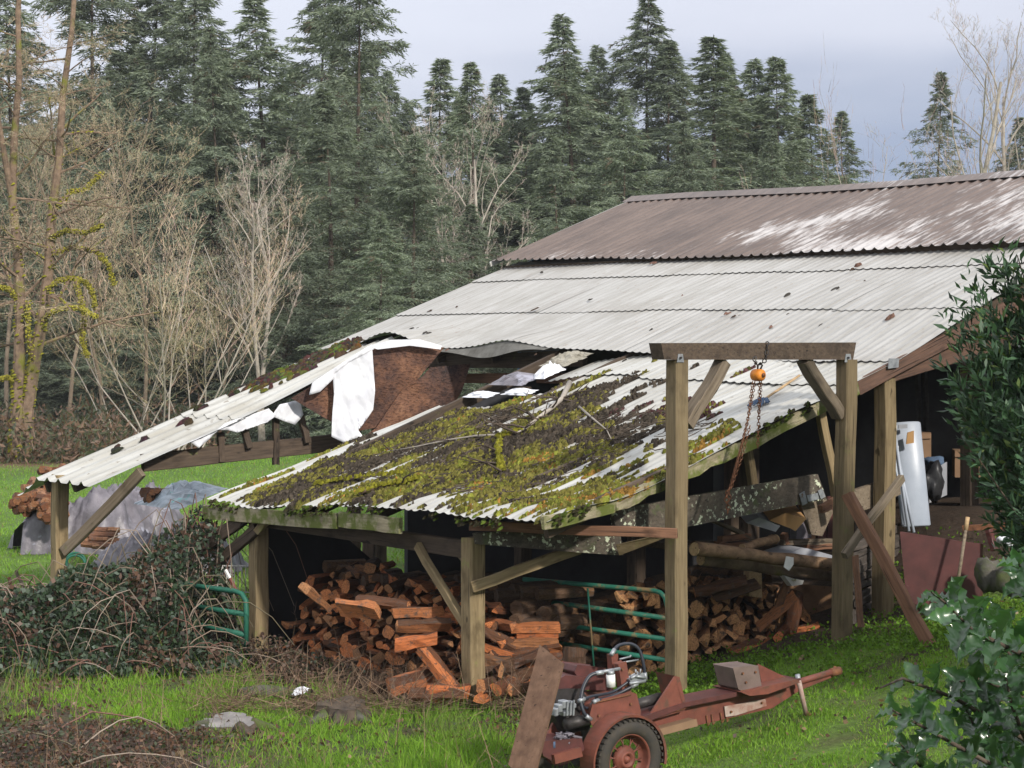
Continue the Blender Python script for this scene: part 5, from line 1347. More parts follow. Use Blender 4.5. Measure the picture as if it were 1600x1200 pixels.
def conifer_mesh(seed, H=16.0, Rm=2.9, bare=.10, dens=1.0, thin=0.0):
    rg = np.random.default_rng(seed); parts = []; trunk = MB()
    lean = rg.normal(0, .02, 2)
    def axis(z): return np.stack([lean[0] * z + .05 * np.sin(z * .5 + seed), lean[1] * z + .05 * np.cos(z * .4), z], -1)
    zs = np.linspace(-.3, H, 14); trunk.tube([tuple(axis(np.array(z))) for z in zs], [max(.012, .2 * (1 - z / H) ** 1.3 + .004) for z in zs], 8)
    nb = int(H * 17 * dens)
    t = bare + (1 - bare) * (rg.random(nb) ** 1.12); t[:60] = np.linspace(.80, .998, 60); z = t * H
    prof = np.minimum(1.0, (1 - t) * 1.75 + .015) * (.55 + .45 * np.minimum(1, (t - bare) * 6 + .4))
    L_ = Rm * prof * rg.uniform(.5, 1.15, nb) * 1.28 + .03
    L_[:60] = Rm * (1 - t[:60]) * 1.7 * rg.uniform(.6, 1.15, 60) + .05; az0 = np.arange(60) * 2.4 + rg.normal(0, .3, 60)
    lump_ = 1 + .28 * np.sin(z * 1.9 + seed) * np.sin(z * .8) * np.minimum(1, (1 - t) * 3)
    L_ *= lump_
    az = rg.uniform(0, 2 * np.pi, nb); az[:60] = az0; el = np.interp(t, [0, .35, .75, 1], [-.38, -.18, .06, .12]) + rg.normal(0, .22, nb)
    out = np.stack([np.cos(az), np.sin(az), np.zeros(nb)], -1)
    base = axis(z)
    def bpt(i, s):                                        # point on branch i at s (droop then lift at the tip)
        return base[i] + out[i] * (L_[i] * s * np.cos(el[i]))[:, None] + np.stack([0 * s, 0 * s, L_[i] * (np.sin(el[i]) * s - .22 * s ** 2 + .12 * s ** 4)], -1)
    br = np.arange(nb); W0 = .035 * (1 - t) + .012
    for s0, s1 in ((0, .5), (.5, 1.0)):
        parts.append(ribbon(bpt(br, np.full(nb, s0)), bpt(br, np.full(nb, s1)), W0, rg, np.tile([.055, .045, .036], (nb, 1))))
    # side twigs
    ns = np.maximum(4, (L_ * 11 * (1 - thin)).astype(int)); bi = np.repeat(br, ns); m = len(bi)
    s = .08 + .92 * rg.random(m) ** .85
    P = bpt(bi, s); side = np.stack([-out[bi][:, 1], out[bi][:, 0], np.zeros(m)], -1) * rg.choice([-1, 1], m)[:, None]
    tl = (.03 + .24 * np.minimum(1, L_[bi]) + .26 * L_[bi] * (1.05 - s)) * rg.uniform(.6, 1.3, m)
    td_ = unit(out[bi] * rg.uniform(.5, 1.0, m)[:, None] + side * rg.uniform(.25, 1.0, m)[:, None] + np.stack([0 * s, 0 * s, rg.normal(-.32, .22, m)], -1))
    k = 11; ti = np.repeat(np.arange(m), k); q = np.tile(np.linspace(.05, 1, k), m)
    LP = P[ti] + td_[ti] * (tl[ti] * q)[:, None] + np.stack([0 * q, 0 * q, -.12 * q * q * tl[ti]], -1) + rg.normal(0, .018, (m * k, 3))
    sd = np.where(np.tile(np.arange(k) % 2 == 0, m), 1.0, -1.0)[:, None]
    cr = unit(np.cross(td_[ti], np.array([0, 0, 1.0])))
    LD = td_[ti] * .8 + cr * sd * rg.uniform(.3, .9, (m * k, 1)) + rg.normal(0, .25, (m * k, 3)) + np.array([0, 0, -.15])
    n = m * k
    fresh = rg.random((n, 1)); tw = np.repeat(rg.normal(0, .13, (m, 1)), k, 0)
    C = np.array([.092, .120, .092]) * (1 - fresh) + np.array([.255, .295, .215]) * fresh
    C = C * (1 + tw)
    dead = np.repeat((rg.random(m) < .035), k); C[dead] = np.array([.13, .105, .075])
    parts.append(leaf_quads(LP, LD, rg.uniform(.11, .26, n), rg.uniform(.025, .05, n), rg, C, .12, .45))
    return trunk, join(parts)

CONS = []
for i, kw in enumerate((dict(H=16, Rm=2.6, bare=.06), dict(H=16, Rm=2.2, bare=.12), dict(H=16, Rm=3.2, bare=.05, dens=1.1), dict(H=16, Rm=2.3, bare=.2, thin=.35, dens=.8), dict(H=16, Rm=2.8, bare=.3, dens=.9), dict(H=16, Rm=1.9, bare=.03))):
    tr, cn = conifer_mesh(40 + i, **kw)
    tm = tr.mesh('trunk'); tm.materials.append(MATS['bark']); cm = npmesh('crown', *cn); cm.materials.append(NEEDLE); CONS.append((tm, cm))
FG = 'fir trees behind the barn and the lawn'
def fir(var, px, top, D, label, wide=1.0, group=FG, rz=None):
    x = (px - 800) / FPX * D; g = gzf(x, D); h = EYE + (540 - top) / FPX * D - g; s = h / 16.0
    th = thing('fir_tree', label, 'tree', (x, D, g), R(0, 6.28) if rz is None else rz, group); th.scale = (s * wide, s * wide, s)
    for nm, me in (('trunk', CONS[var][0]), ('crown', CONS[var][1])):
        o = bpy.data.objects.new(nm, me); COL.objects.link(o); o.parent = th
random.seed(31)
firs = [(1, 905, 22, 74, 'tall fir rising just left of the barn ridge end, narrow pointed top', 1.15), (2, 1000, -6, 78, 'tallest fir behind the left end of the barn ridge', 1.0),
        (0, 862, 92, 80, 'fir close behind the narrow pointed fir left of the ridge', 1.1), (0, 1052, 58, 76, 'fir right next to the tallest fir behind the ridge', 1.0), (5, 1110, 60, 72, 'dark slender dense fir behind the ridge', 1.5),
        (1, 1152, 84, 79, 'left of two paired firs right of the dark slender fir', 1.0), (1, 1185, 96, 75, 'right of two paired firs right of the dark slender fir', 1.15), (0, 1231, 86, 73, 'last big fir to the right above the ridge', 1.15),
        (3, 1322, 172, 85, 'small thin fir right of the last big fir', 1.0), (3, 1460, 112, 80, 'thin fir among the bare saplings above the ridge', .9), (4, 1597, 185, 82, 'dark fir cut off by the right edge of the picture', 1.1),
        (1, 800, 118, 82, 'short pointed fir right of the open-crowned fir', 1.15), (3, 738, 98, 72, 'open-crowned fir with a visible trunk left of the short pointed fir', 1.0), (5, 680, 92, 82, 'brownish pointed fir right of the big ragged fir', 1.3),
        (2, 556, -120, 66, 'big ragged fir standing highest in the middle left', .85), (1, 425, -14, 70, 'pointed dark fir left of the big ragged fir', 1.2), (4, 488, -60, 76, 'thin-topped fir between the pointed dark fir and the big ragged fir', .9),
        (2, 302, -50, 72, 'dark fir above the pale bare thicket', .95), (4, 222, -90, 76, 'fir with a long bare trunk behind the mossy maple', 1.0), (4, 345, 40, 68, 'shorter dark fir with a straight trunk showing', .9),
        (2, 130, -140, 74, 'tall fir behind the mossy maple', .9), (4, 20, -60, 78, 'fir at the left edge of the picture', 1.0),
        (2, 640, 210, 58, 'broad low fir filling the wood behind the torn roof', 1.25), (0, 530, 140, 60, 'bushy grey-green fir left of the broad low fir', 1.35), (2, 440, 260, 58, 'low spreading fir above the upper roof corner', 1.2),
        (0, 730, 320, 62, 'low fir right behind the upper left roof corner', 1.3), (2, 600, 330, 53, 'nearest low fir just beyond the far roof edge', 1.2), (2, 980, 150, 64, 'wide fir low behind the left ridge end', 1.0), (0, 880, 210, 62, 'wide grey-green fir behind the blue barn corner', 1.2), (2, 1075, 190, 66, 'wide fir low behind the middle of the ridge', 1.0), (0, 705, 150, 77, 'fir filling the gap right of the brownish pointed fir', .9), (1, 772, 165, 79, 'fir between the open-crowned fir and the short pointed fir', 1.0), (0, 836, 135, 77, 'fir left of the paired firs at the barn corner', 1.0), (1, 955, 70, 79, 'fir between the narrow pointed fir and the tallest fir', 1.0), (0, 1276, 150, 76, 'short fir right of the last big fir', 1.15), (0, 1215, 200, 66, 'wide fir low behind the ridge at the last big fir', .95)]
for (v, px, top, D, la, wd) in firs: fir(v, px, top, D, la, wd * (1.3 if D > 69 else 1.1))
for k in range(40):
    px = -60 + k * 34 + R(-12, 12); D = R(82, 98)
    fir(random.choice((0, 1, 4, 2, 0, 2)), px, R(60, 200) if px < 620 else R(120, 230) if px < 1260 else R(230, 280), D, 'half hidden fir in the back rows, ' + ('behind the mossy maple' if px < 150 else 'above the bare thicket' if px < 420 else 'behind the big ragged fir' if px < 640 else 'between the ragged fir and the barn corner' if px < 860 else 'behind the left half of the ridge' if px < 1080 else 'behind the right half of the ridge'), R(1, 1.3), 'firs in the back rows')
for k in range(16):
    fir(random.choice((0, 2, 2)), -40 + 40 * k + R(-15, 15), R(300, 480), R(64, 72), 'young fir low among the trunks beyond the lawn', R(1.3, 1.8), 'young firs below the wood')

# ---- bare broadleaved trees
def bare_tree(seed, H, stems, r0, spread, levels=4, twig=(.22, .17, .12), bark=None, droop=0.0, moss=0.0, nsub=(6, 7, 7), fan=.9, twigden=1.0, up=.35, paths=None):
    rr = random.Random(seed); rg = np.random.default_rng(seed); trunk = MB(); limbs = MB(); tp, tq, tw = [], [], []; mossP = []
    def grow(p, d, L_, r, lev):
        n = 7 if lev == 0 else 5; pts, rad = [p.copy()], [r]; d = d.copy()
        for i in range(n):
            d = (d + Vector((rr.gauss(0, .10 + .05 * lev), rr.gauss(0, .10 + .05 * lev), rr.gauss(0, .06) + (up * .12 if lev else .04) - droop * .10 * lev * (i / n)))).normalized()
            p = p + d * (L_ / n); pts.append(p.copy()); rad.append(r * (1 - .62 * (i + 1) / n))
        if lev == 0: trunk.tube(pts, rad, 9)
        elif r > .012: limbs.tube(pts, rad, 5, False)
        else:
            for i in range(n): tp.append(pts[i]); tq.append(pts[i+1]); tw.append(max(.0095, rad[i] * 2))
        if moss and lev in (1, 2) and r > .03 and (int(p.x * 7 + p.z * 3) % 3 != 0):
            for i in range(n):
                if rr.random() < moss:
                    for _ in range(14): mossP.append((pts[i].lerp(pts[i+1], rr.random()) + Vector((rr.gauss(0, .5) * rad[i], rr.gauss(0, .5) * rad[i], rad[i] * rr.uniform(-.2, .8))), rad[i] * .6))
        if lev >= levels: return
        m = nsub[min(lev, len(nsub) - 1)]
        for k in range(m):
            s = rr.uniform(.3 if lev == 0 else .15, 1.0); i = min(int(s * n), n - 1); b = pts[i].lerp(pts[i+1], s * n - i)
            dd = (pts[i+1] - pts[i]).normalized(); sd = Vector((rr.gauss(0, 1), rr.gauss(0, 1), rr.gauss(0, .35))).normalized()
            nd = (dd * (1 - fan * .5) + sd * fan * rr.uniform(.5, 1.1) + Vector((0, 0, up))).normalized()
            grow(b, nd, L_ * rr.uniform(.34, .62) * (1.1 - .45 * s), rad[i] * rr.uniform(.4, .62), lev + 1)
    for pts, rad, cnt in (paths or ()):
        trunk.tube(pts, rad, 9); n = len(pts) - 1
        for k in range(cnt):
            s = rr.uniform(.22, 1.0); i = min(int(s * n), n - 1); b = pts[i].lerp(pts[i+1], s * n - i)
            sd = Vector((rr.gauss(0, 1), rr.gauss(0, .6), rr.gauss(.1, .4))).normalized()
            grow(b, (sd + UP * up).normalized(), rr.uniform(1.4, 3.4) * (1.25 - .6 * s), rad[i] * rr.uniform(.22, .4), 1)
    for k in range(0 if paths else stems):
        q = 2 * math.pi * k / stems + rr.uniform(-.4, .4); o_ = Vector((math.cos(q), math.sin(q), 0))
        grow(o_ * spread * .12 * (stems > 1), (UP + o_ * spread * (.12 + .3 * rr.random()) * (stems > 1)).normalized(), H * rr.uniform(.75, 1.0), r0 * rr.uniform(.7, 1.0), 0)
    P = np.array([tuple(v) for v in tp]) if tp else np.zeros((1, 3)); Q = np.array([tuple(v) for v in tq]) if tq else np.ones((1, 3)) * .01
    w = np.array(tw) if tw else np.array([.01]); n = len(P)
    C = np.array(twig) * rg.uniform(.6, 1.35, (n, 1)) * (1 + rg.normal(0, .07, (n, 3)))
    tm = npmesh('twigs', *ribbon(P, Q, w, rg, C)); tm.materials.append(TWIG)
    t0 = trunk.mesh('trunk'); t0.materials.append(bark or MATS['bark_grey']); l0 = limbs.mesh('limbs'); l0.materials.append(bark or MATS['bark_grey'])
    mm = None
    if mossP:
        PM = np.array([tuple(p) for p, _ in mossP]); S = np.array([max(.028, r * 1.2) for _, r in mossP]) * rg.uniform(.7, 1.3, len(mossP))
        V, T, C = clump_mesh(PM, S, S * .9, np.ones(len(PM)), np.array([.28, .27, .02]) * rg.uniform(.5, 1.3, (len(PM), 1)), 6, seed); mm = npmesh('moss', V, T, C); mm.materials.append(MOSS)
    return t0, l0, tm, mm
def plant_tree(name, proto, px, D, s, label, cat='tree', group=None, rz=0.0, wide=1.0):
    x = (px - 800) / FPX * D; th = thing(name, label, cat, (x, D, gzf(x, D) - .05), rz, group); th.scale = (s * wide, s * wide, s)
    for nm, me in zip(('trunk', 'limbs', 'twigs', 'moss'), proto):
        if me is None or len(me.polygons) == 0: continue
        o = bpy.data.objects.new(nm, me); COL.objects.link(o); o.parent = th
        if nm in ('twigs', 'moss', 'limbs'): o["kind"] = 'stuff'
    return th
MD = 46.5; mo_ = at(30, 716, MD); mo_.z = gzf(mo_.x, mo_.y)
def mpath(px): return [at(x, y, MD + d) - mo_ for x, y, d in px]
def arc(r0, r1, n): return [lerp(r0, r1, k / (n - 1)) for k in range(n)]
pa = mpath([(24, 730, 0), (27, 640, 0), (30, 560, 0), (32, 480, 0), (28, 400, 0), (19, 310, 0), (22, 220, 0), (30, 120, 0), (28, 20, 0), (36, -80, 0)])
pb = mpath([(36, 730, .1), (42, 640, .1), (54, 560, .1), (66, 500, .1), (76, 420, .1), (80, 340, .1), (92, 250, .2), (98, 150, .3), (112, 50, .3), (120, -60, .3)])
pc = mpath([(19, 310, 0), (8, 250, -.2), (-2, 190, -.3), (-12, 100, -.4)])
mp = bare_tree(5, 1, 1, .2, 0, 4, (.31, .25, .17), MATS['bark_moss'], .45, .25, (6, 6, 6), .95, up=.15, paths=[(pa, arc(.17, .05, 10), 17), (pb, arc(.19, .05, 10), 21), (pc, arc(.09, .04, 4), 5)])
mpl = plant_tree('maple_tree', mp, 30, MD, 1.0, 'mossy bare maple with two diverging trunks at the far left'); mpl.location = mo_
random.seed(2)
PM, SM = [], []
for path_, r_a, r_b in ((pa, .17, .05), (pb, .19, .05)):
    for i in range(6):
        for _ in range(90):
            s_ = R(0, 1); rr_ = lerp(r_a, r_b, (i + s_) / 9); q_ = random.choice((R(2.2, 4.2), R(0, 6.28)))
            if noise2(i + s_, q_ * .5, .5, 1) < -.1 + .12 * i: continue
            p = path_[i].lerp(path_[i+1], s_) + Vector((math.cos(q_) * rr_, -abs(math.sin(q_)) * rr_, 0)); PM.append(tuple(p)); SM.append(R(.03, .07))
PM, SM = np.array(PM), np.array(SM); rq = np.random.default_rng(1); V, T, C = clump_mesh(PM, SM, SM * .6, np.ones(len(PM)), np.array([.27, .26, .025]) * rq.uniform(.5, 1.2, (len(PM), 1)), 6, 9)
mm_ = npmesh('moss', V, T, C); mm_.materials.append(MOSS); o = bpy.data.objects.new('moss', mm_); COL.objects.link(o); o.parent = mpl; o["kind"] = 'stuff'
for px_ in ([(66, 500, 0), (84, 486, -.2), (106, 480, -.3), (128, 482, -.3), (150, 496, -.3)], [(72, 452, 0), (92, 438, .1), (112, 434, .2), (132, 440, .3), (144, 455, .3), (148, 482, .3)], [(118, 434, .2), (124, 462, .1), (132, 490, .1), (128, 530, .1), (136, 558, .1)],
            [(80, 372, 0), (104, 360, -.2), (134, 364, -.4), (160, 352, -.5)], [(84, 396, 0), (110, 386, .3), (150, 392, .4), (170, 414, .4), (178, 446, .4)], [(52, 565, 0), (44, 520, -.2), (44, 470, -.2)], [(30, 470, 0), (14, 452, -.3), (0, 448, -.4), (-16, 456, -.4)], [(26, 600, 0), (12, 590, -.2), (-4, 592, -.3)], [(84, 330, .1), (110, 300, .3), (134, 296, .4), (160, 270, .5)]):
    pts = mpath(px_); n = len(pts)
    MB().tube([p + mo_ for p in pts], arc(.06, .022, n), 7).build('limb', MATS['bark_moss'], mpl, True)
    PM, SM = [], []
    for i in range(n - 1):
        for _ in range(230):
            p = pts[i].lerp(pts[i+1], R(0, 1)) + Vector((random.gauss(0, .03), random.gauss(0, .03), R(-.08, .06) * R(.3, 1))); PM.append(tuple(p)); SM.append(R(.012, .035))
    PM, SM = np.array(PM), np.array(SM); rq = np.random.default_rng(n); V, T, C = clump_mesh(PM, SM, SM, np.ones(len(PM)), np.array([.28, .255, .035]) * rq.uniform(.4, 1.25, (len(PM), 1)), 6, n)
    mm_ = npmesh('moss', V, T, C); mm_.materials.append(MOSS); o = bpy.data.objects.new('moss', mm_); COL.objects.link(o); o.parent = mpl; o["kind"] = 'stuff'
thick1 = bare_tree(11, 5.6, 6, .03, 2.3, 3, (.40, .31, .23), MATS['bark_grey'], .15, 0, (9, 6, 5), .8, up=.4)
thick2 = bare_tree(12, 5.8, 5, .032, 2.0, 3, (.36, .31, .19), MATS['bark_grey'], .3, .0, (9, 6, 5), .9, up=.25)
slim = bare_tree(14, 8.5, 1, .07, 0, 4, (.32, .27, .18), MATS['bark_tan'], .3, .12, (14, 5, 5), .9, up=.3)
for px, D, s, w, k, la in ((258, 50, 1.22, .8, 0, 'tallest pale twiggy bush in the bare thicket left of the far post'), (300, 53, 1.0, .9, 1, 'pale twiggy bush right of the tallest one in the thicket'), (205, 51, .9, .9, 1, 'pale twiggy bush between the maple and the tallest bush'),
                          (390, 60, .95, .9, 1, 'olive twiggy bush above the middle of the far roof strip'), (452, 63, .95, .9, 0, 'pinkish twiggy bush above the upper part of the far roof strip')):
    plant_tree('bare_bush', (thick1, thick2)[k], px, D, s, la, 'bush', 'bare bushes beyond the lawn', R(0, 6.28), w)
for px, D, s, rz_, la in ((165, 52, 1.0, 1.0, 'slim bare tree between the mossy maple and the pale thicket'), (230, 55, 1.05, 2.2, 'slim bare tree rising behind the tallest twiggy bush'), (345, 58, .85, 3.1, 'slim bare tree at the right side of the thicket'), (105, 56, 1.1, 4.4, 'slim bare tree just behind the right maple trunk'), (5, 54, 1.15, 5.1, 'slim bare tree at the very left edge')):
    plant_tree('bare_tree', slim, px, D, s, la, 'tree', 'slim bare trees beyond the lawn', rz_, .9)
birch = bare_tree(21, 11, 2, .12, .5, 4, (.40, .34, .29), MATS['bark_grey'], .0, 0, (9, 6, 5), .75, up=.5)
sapl = bare_tree(23, 9, 8, .035, 2.4, 2, (.28, .21, .17), MATS['bark_grey'], .0, 0, (7, 5, 4), .5, up=.8)
arch = bare_tree(27, 7, 5, .07, 3.4, 3, (.36, .30, .23), MATS['bark_grey'], .3, .0, (8, 6, 5), .8, up=.3)
plant_tree('birch_tree', birch, 1548, 58, 1.08, 'pale bare birch against the sky above the right end of the ridge', rz=.5)
plant_tree('bare_sapling', sapl, 1480, 60, 1.12, 'clump of thin straight bare saplings left of the pale birch', rz=1.0)
plant_tree('bare_sapling', sapl, 1590, 62, 1.1, 'thin bare saplings at the right edge above the ridge', rz=2.5)
plant_tree('bare_bush', arch, 1400, 60, 1.05, 'arching pale bare bush above the middle of the ridge', 'bush', None, 2.2)
plant_tree('birch_tree', birch, 735, 66, .95, 'slim grey bare tree in front of the open-crowned fir', rz=2.6)
plant_tree('birch_tree', birch, 410, 56, .72, 'slim pale bare tree rising from the right of the thicket', rz=4.0)
# undergrowth at the foot of the wood
rg = np.random.default_rng(5); n = 42000
x = rg.uniform(-26, 6, n); y = 46.5 + 16 * sst(-10.5, -7, x) + 10 * rg.random(n) ** 1.4 + 1.5 * noise2(x, x * 0, 3); z = gz(x, y) + rg.random(n) ** 1.6 * (.9 + .9 * noise2(x, y, 1.5, 1))
C = np.where((rg.random(n) < .55)[:, None], np.array([.15, .095, .065]), np.array([.075, .085, .045])) * rg.uniform(.5, 1.3, (n, 1))
o = link('undergrowth', npmesh('undergrowth', *leaf_quads(np.stack([x, y, z], -1), rg.normal(0, 1, (n, 3)) + np.array([0, 0, .8]), rg.uniform(.1, .35, n), rg.uniform(.03, .09, n), rg, C)), None, LEAF)
tag(o, 'brown tangle of dead bracken and brush along the foot of the wood', 'undergrowth', None, 'stuff')

# ---- grass
def grass_patch(name, label, n, sx, sy, hgt, wid, seed, dens, col=((.085, .185, .017), (.225, .37, .045)), lean=.5):
    rg = np.random.default_rng(seed); x = rg.uniform(*sx, n); y = rg.uniform(*sy, n)
    k = rg.random(n) < dens(x, y); x, y = x[k], y[k]; n = len(x)
    P = np.stack([x, y, gz(x, y) - .01], -1); clump = noise2(x, y, .22, 1)
    h = rg.uniform(*hgt, n) * (1 + .6 * clump) * rg.choice([.6, 1, 1.0, 1.6], n) * (1 - .5 * sst(.4, 1.2, x) * (y < 18)); d = rg.normal(0, lean, (n, 3)); d[:, 2] = 1
    f = np.clip(rg.random((n, 1)) * .7 + .3 * (.5 + .5 * noise2(x, y, .6, 2))[:, None], 0, 1); C = np.array(col[0]) * (1 - f) + np.array(col[1]) * f
    dry = rg.random(n) < .05; C[dry] = np.array([.24, .19, .09])
    o = link(name, npmesh(name, *leaf_quads(P, d, np.maximum(h, .01), rg.uniform(*wid, n), rg, C, .18, .4)), None, GRASS)
    return tag(o, label, 'grass', None, 'stuff')
inframe = lambda x, y: (np.abs(x) < .29 * y)
grass_patch('grass', 'short bright green grass in the foreground', 330000, (-4, 5), (10.8, 17.5), (.03, .085), (.004, .009), 1, lambda x, y: inframe(x, y) * cover(x, y) ** 1.3)
grass_patch('grass', 'sunlit green lawn beyond the shed', 170000, (-13, 1), (18, 62), (.03, .08), (.010, .022), 2, lambda x, y: inframe(x, y) * cover(x, y) * (18 / y) ** .6, ((.12, .23, .03), (.23, .38, .06)))
grass_patch('tall_grass', 'tufts of longer grass and dry stalks round the stumps and posts', 26000, (-5, 3), (12, 18), (.10, .26), (.004, .008), 3, lambda x, y: inframe(x, y) * np.clip(noise2(x, y, .3, 0) * 1.4 - .35, 0, 1) * (cover(x, y) > .2) * (x < .2), ((.06, .12, .015), (.16, .22, .05)), .35)
# small leafy weeds on the bank to the right
rg = np.random.default_rng(17); n = 74000
x = rg.uniform(.6, 4.6, n); y = rg.uniform(12.5, 18.2, n); den = (noise2(x, y, .5, 2) + .75) * np.exp(-((y - (15.0 + .18 * (x - 2))) / .8) ** 2) + .8 * np.exp(-((x - 3.75) / .4) ** 2 - ((y - 16.9) / .7) ** 2)
k = (rg.random(n) < den) & inframe(x, y); x, y = x[k], y[k]; n = len(x); z = gz(x, y) + rg.random(n) * .07
C = np.array([.11, .22, .025]) * rg.uniform(.5, 1.5, (n, 1)) + np.array([.03, .03, .0]) * rg.random((n, 1)); d = rg.normal(0, 1, (n, 3)); d[:, 2] = np.abs(d[:, 2]) * .8 + .2
o = link('clover', npmesh('clover', *leaf_quads(np.stack([x, y, z], -1), d, rg.uniform(.015, .04, n), rg.uniform(.015, .032, n), rg, C, .1, .55)), None, GRASS)
tag(o, 'bright leafy weeds carpeting the bank by the right gantry post', 'weeds', None, 'stuff')
# dead stems, leaf litter and straw in the lower left
rg = np.random.default_rng(19); n = 52000
x = rg.uniform(-5.4, .9, n); y = rg.uniform(11.2, 18.3, n); k = inframe(x, y) & (rg.random(n) < (.85 - cover(x, y)) * (.5 + .5 * noise2(x, y, .4, 0))) & (x < .3); x, y = x[k], y[k]; n = len(x)
C = np.array([[.13, .065, .04], [.17, .12, .07], [.07, .05, .038], [.05, .065, .03], [.10, .045, .035]])[rg.integers(0, 5, n)] * rg.uniform(.5, 1.3, (n, 1)); d = rg.normal(0, 1, (n, 3)); d[:, 2] *= .45
o = link('leaf_litter', npmesh('leaf_litter', *leaf_quads(np.stack([x, y, gz(x, y) + rg.random(n) * .05], -1), d, rg.uniform(.02, .06, n), rg.uniform(.012, .04, n), rg, C, .2, .5)), None, LEAF)
tag(o, 'brown dead leaves and litter over the lower left ground', 'leaf litter', None, 'stuff')
n = 2800; x = rg.uniform(-2.5, 5, n); y = rg.uniform(11, 17, n); k = inframe(x, y) & (rg.random(n) < .35 + .5 * noise2(x, y, .5, 0)); x, y = x[k], y[k]; n = len(x)
C = np.array([[.16, .09, .05], [.10, .06, .04], [.22, .15, .08], [.06, .045, .035]])[rg.integers(0, 4, n)] * rg.uniform(.6, 1.2, (n, 1)); d = rg.normal(0, 1, (n, 3)); d[:, 2] *= .3
o = link('fallen_leaves', npmesh('fallen_leaves', *leaf_quads(np.stack([x, y, gz(x, y) + .02 + rg.random(n) * .03], -1), d, rg.uniform(.02, .05, n), rg.uniform(.015, .035, n), rg, C, .25, .5)), None, LEAF)
tag(o, 'scattered brown leaves and chips lying in the foreground grass', 'leaves', None, 'stuff')
n = 4200; x = rg.uniform(-5, .4, n); y = rg.uniform(11.6, 17.2, n); k = (rg.random(n) < (.75 - .65 * cover(x, y)) * np.clip(.2 + noise2(x, y, .5, 1), 0, 1)); x, y = x[k], y[k]; n = len(x)
P = np.stack([x, y, gz(x, y)], -1); d = rg.normal(0, .45, (n, 3)); d[:, 2] = 1; h = rg.uniform(.12, .5, n); Q = P + unit(d) * h[:, None]
parts = [ribbon(P, Q, rg.uniform(.004, .008, n), rg, np.array([.15, .105, .07]) * rg.uniform(.4, 1.4, (n, 1)))]
b_i = np.repeat(np.arange(n), 3); s_ = rg.uniform(.3, 1, len(b_i)); PB = P[b_i] + (Q - P)[b_i] * s_[:, None]; QB = PB + unit(rg.normal(0, 1, (len(b_i), 3)) + np.array([0, 0, .4])) * rg.uniform(.03, .12, (len(b_i), 1))
parts.append(ribbon(PB, QB, np.full(len(b_i), .004), rg, np.tile([.12, .08, .06], (len(b_i), 1))))
o = link('dead_stems', npmesh('dead_stems', *join(parts)), None, TWIG); tag(o, 'thin brown dead weed stems standing over the lower left ground', 'dead stems', None, 'stuff')
n = 2600; cx = rg.choice([-1.05, -1.45, .0, -.75, -2.2], n); cy = rg.choice([14.75, 15.0, 14.75, 14.9, 16.0], n)
P = np.stack([cx + rg.normal(0, .16, n), cy + rg.normal(0, .12, n), np.zeros(n)], -1); P[:, 2] = gz(P[:, 0], P[:, 1]) + rg.random(n) * .1; d = np.stack([rg.normal(.2, .7, n), rg.normal(-.3, .4, n), rg.uniform(-.25, .7, n)], -1)
o = link('dry_straw', npmesh('dry_straw', *ribbon(P, P + unit(d) * rg.uniform(.1, .42, (n, 1)), rg.uniform(.003, .006, n), rg, np.array([.19, .13, .09]) * rg.uniform(.5, 1.3, (n, 1)))), None, TWIG)
tag(o, 'dry reddish straw hanging over the stump and round the front post', 'straw', None, 'stuff')

# ---- brambles
def bramble(name, label, n, fx, fy, hf, seed, cols, size=(.035, .075), canes=60):
    rg = np.random.default_rng(seed); x = rg.uniform(*fx, n); y = rg.uniform(*fy, n); h = hf(x, y); k = h > .03; x, y, h = x[k], y[k], h[k]; m = len(x)
    z = gz(x, y) + h * (1 - .55 * rg.random(m) ** 2.2) + .05 * noise2(x, y, .12, 0)
    P = np.stack([x, y, z], -1); d = rg.normal(0, 1, (m, 3)) + np.array([-.1, -.5, .15]); ci = rg.choice(len(cols), m, p=[c[1] for c in cols]); C = np.array([c[0] for c in cols])[ci]
    patch = (noise2(x, y + z * .7, .3, 2) > .5) & (rg.random(m) < .65); C[patch] = np.array([.13, .078, .055]); C = C * rg.uniform(.55, 1.4, (m, 1))
    th = thing(name, label, 'brambles', (float(x.mean()), float(y.mean()), gzf(x.mean(), y.mean())))
    o = link('leaves', npmesh('leaves', leaf_quads(P, d, rg.uniform(*size, m), rg.uniform(size[0] * .7, size[1] * .7, m), rg, C, .15, .5)[0] - np.array(th.location), np.arange(m * 4).reshape(m, 4), np.repeat(C, 4, 0)), th, LEAF, Matrix.Translation(th.location)); o["kind"] = 'stuff'
    mb = MB(); random.seed(seed)
    for _ in range(canes):
        a0 = random.uniform(*fx); b0_ = random.uniform(*fy); hh = float(hf(np.array([a0]), np.array([b0_]))[0])
        if hh < .12: continue
        q = R(0, 6.28); L_ = R(.4, 1.1); g0 = gzf(a0, b0_); mb.tint = random.choice(((.16, .09, .07), (.14, .12, .08), (.22, .17, .13), (.26, .21, .17)))
        pts = [Vector((a0 + math.cos(q) * L_ * s, b0_ + math.sin(q) * L_ * s * .6, max(g0 + .02, g0 + hh * (.5 + 2.6 * s - 2.7 * s * s) * R(.92, 1.05)))) for s in (0, .2, .4, .6, .8, 1)]
        mb.tube(pts, [.006, .006, .005, .005, .004, .003], 4, False)
    o = mb.build('canes', TWIG, th, False, None, True); o["kind"] = 'stuff'
BC = [((.036, .064, .032), .42), ((.062, .094, .055), .29), ((.11, .14, .11), .14), ((.12, .068, .048), .08), ((.035, .028, .022), .07)]
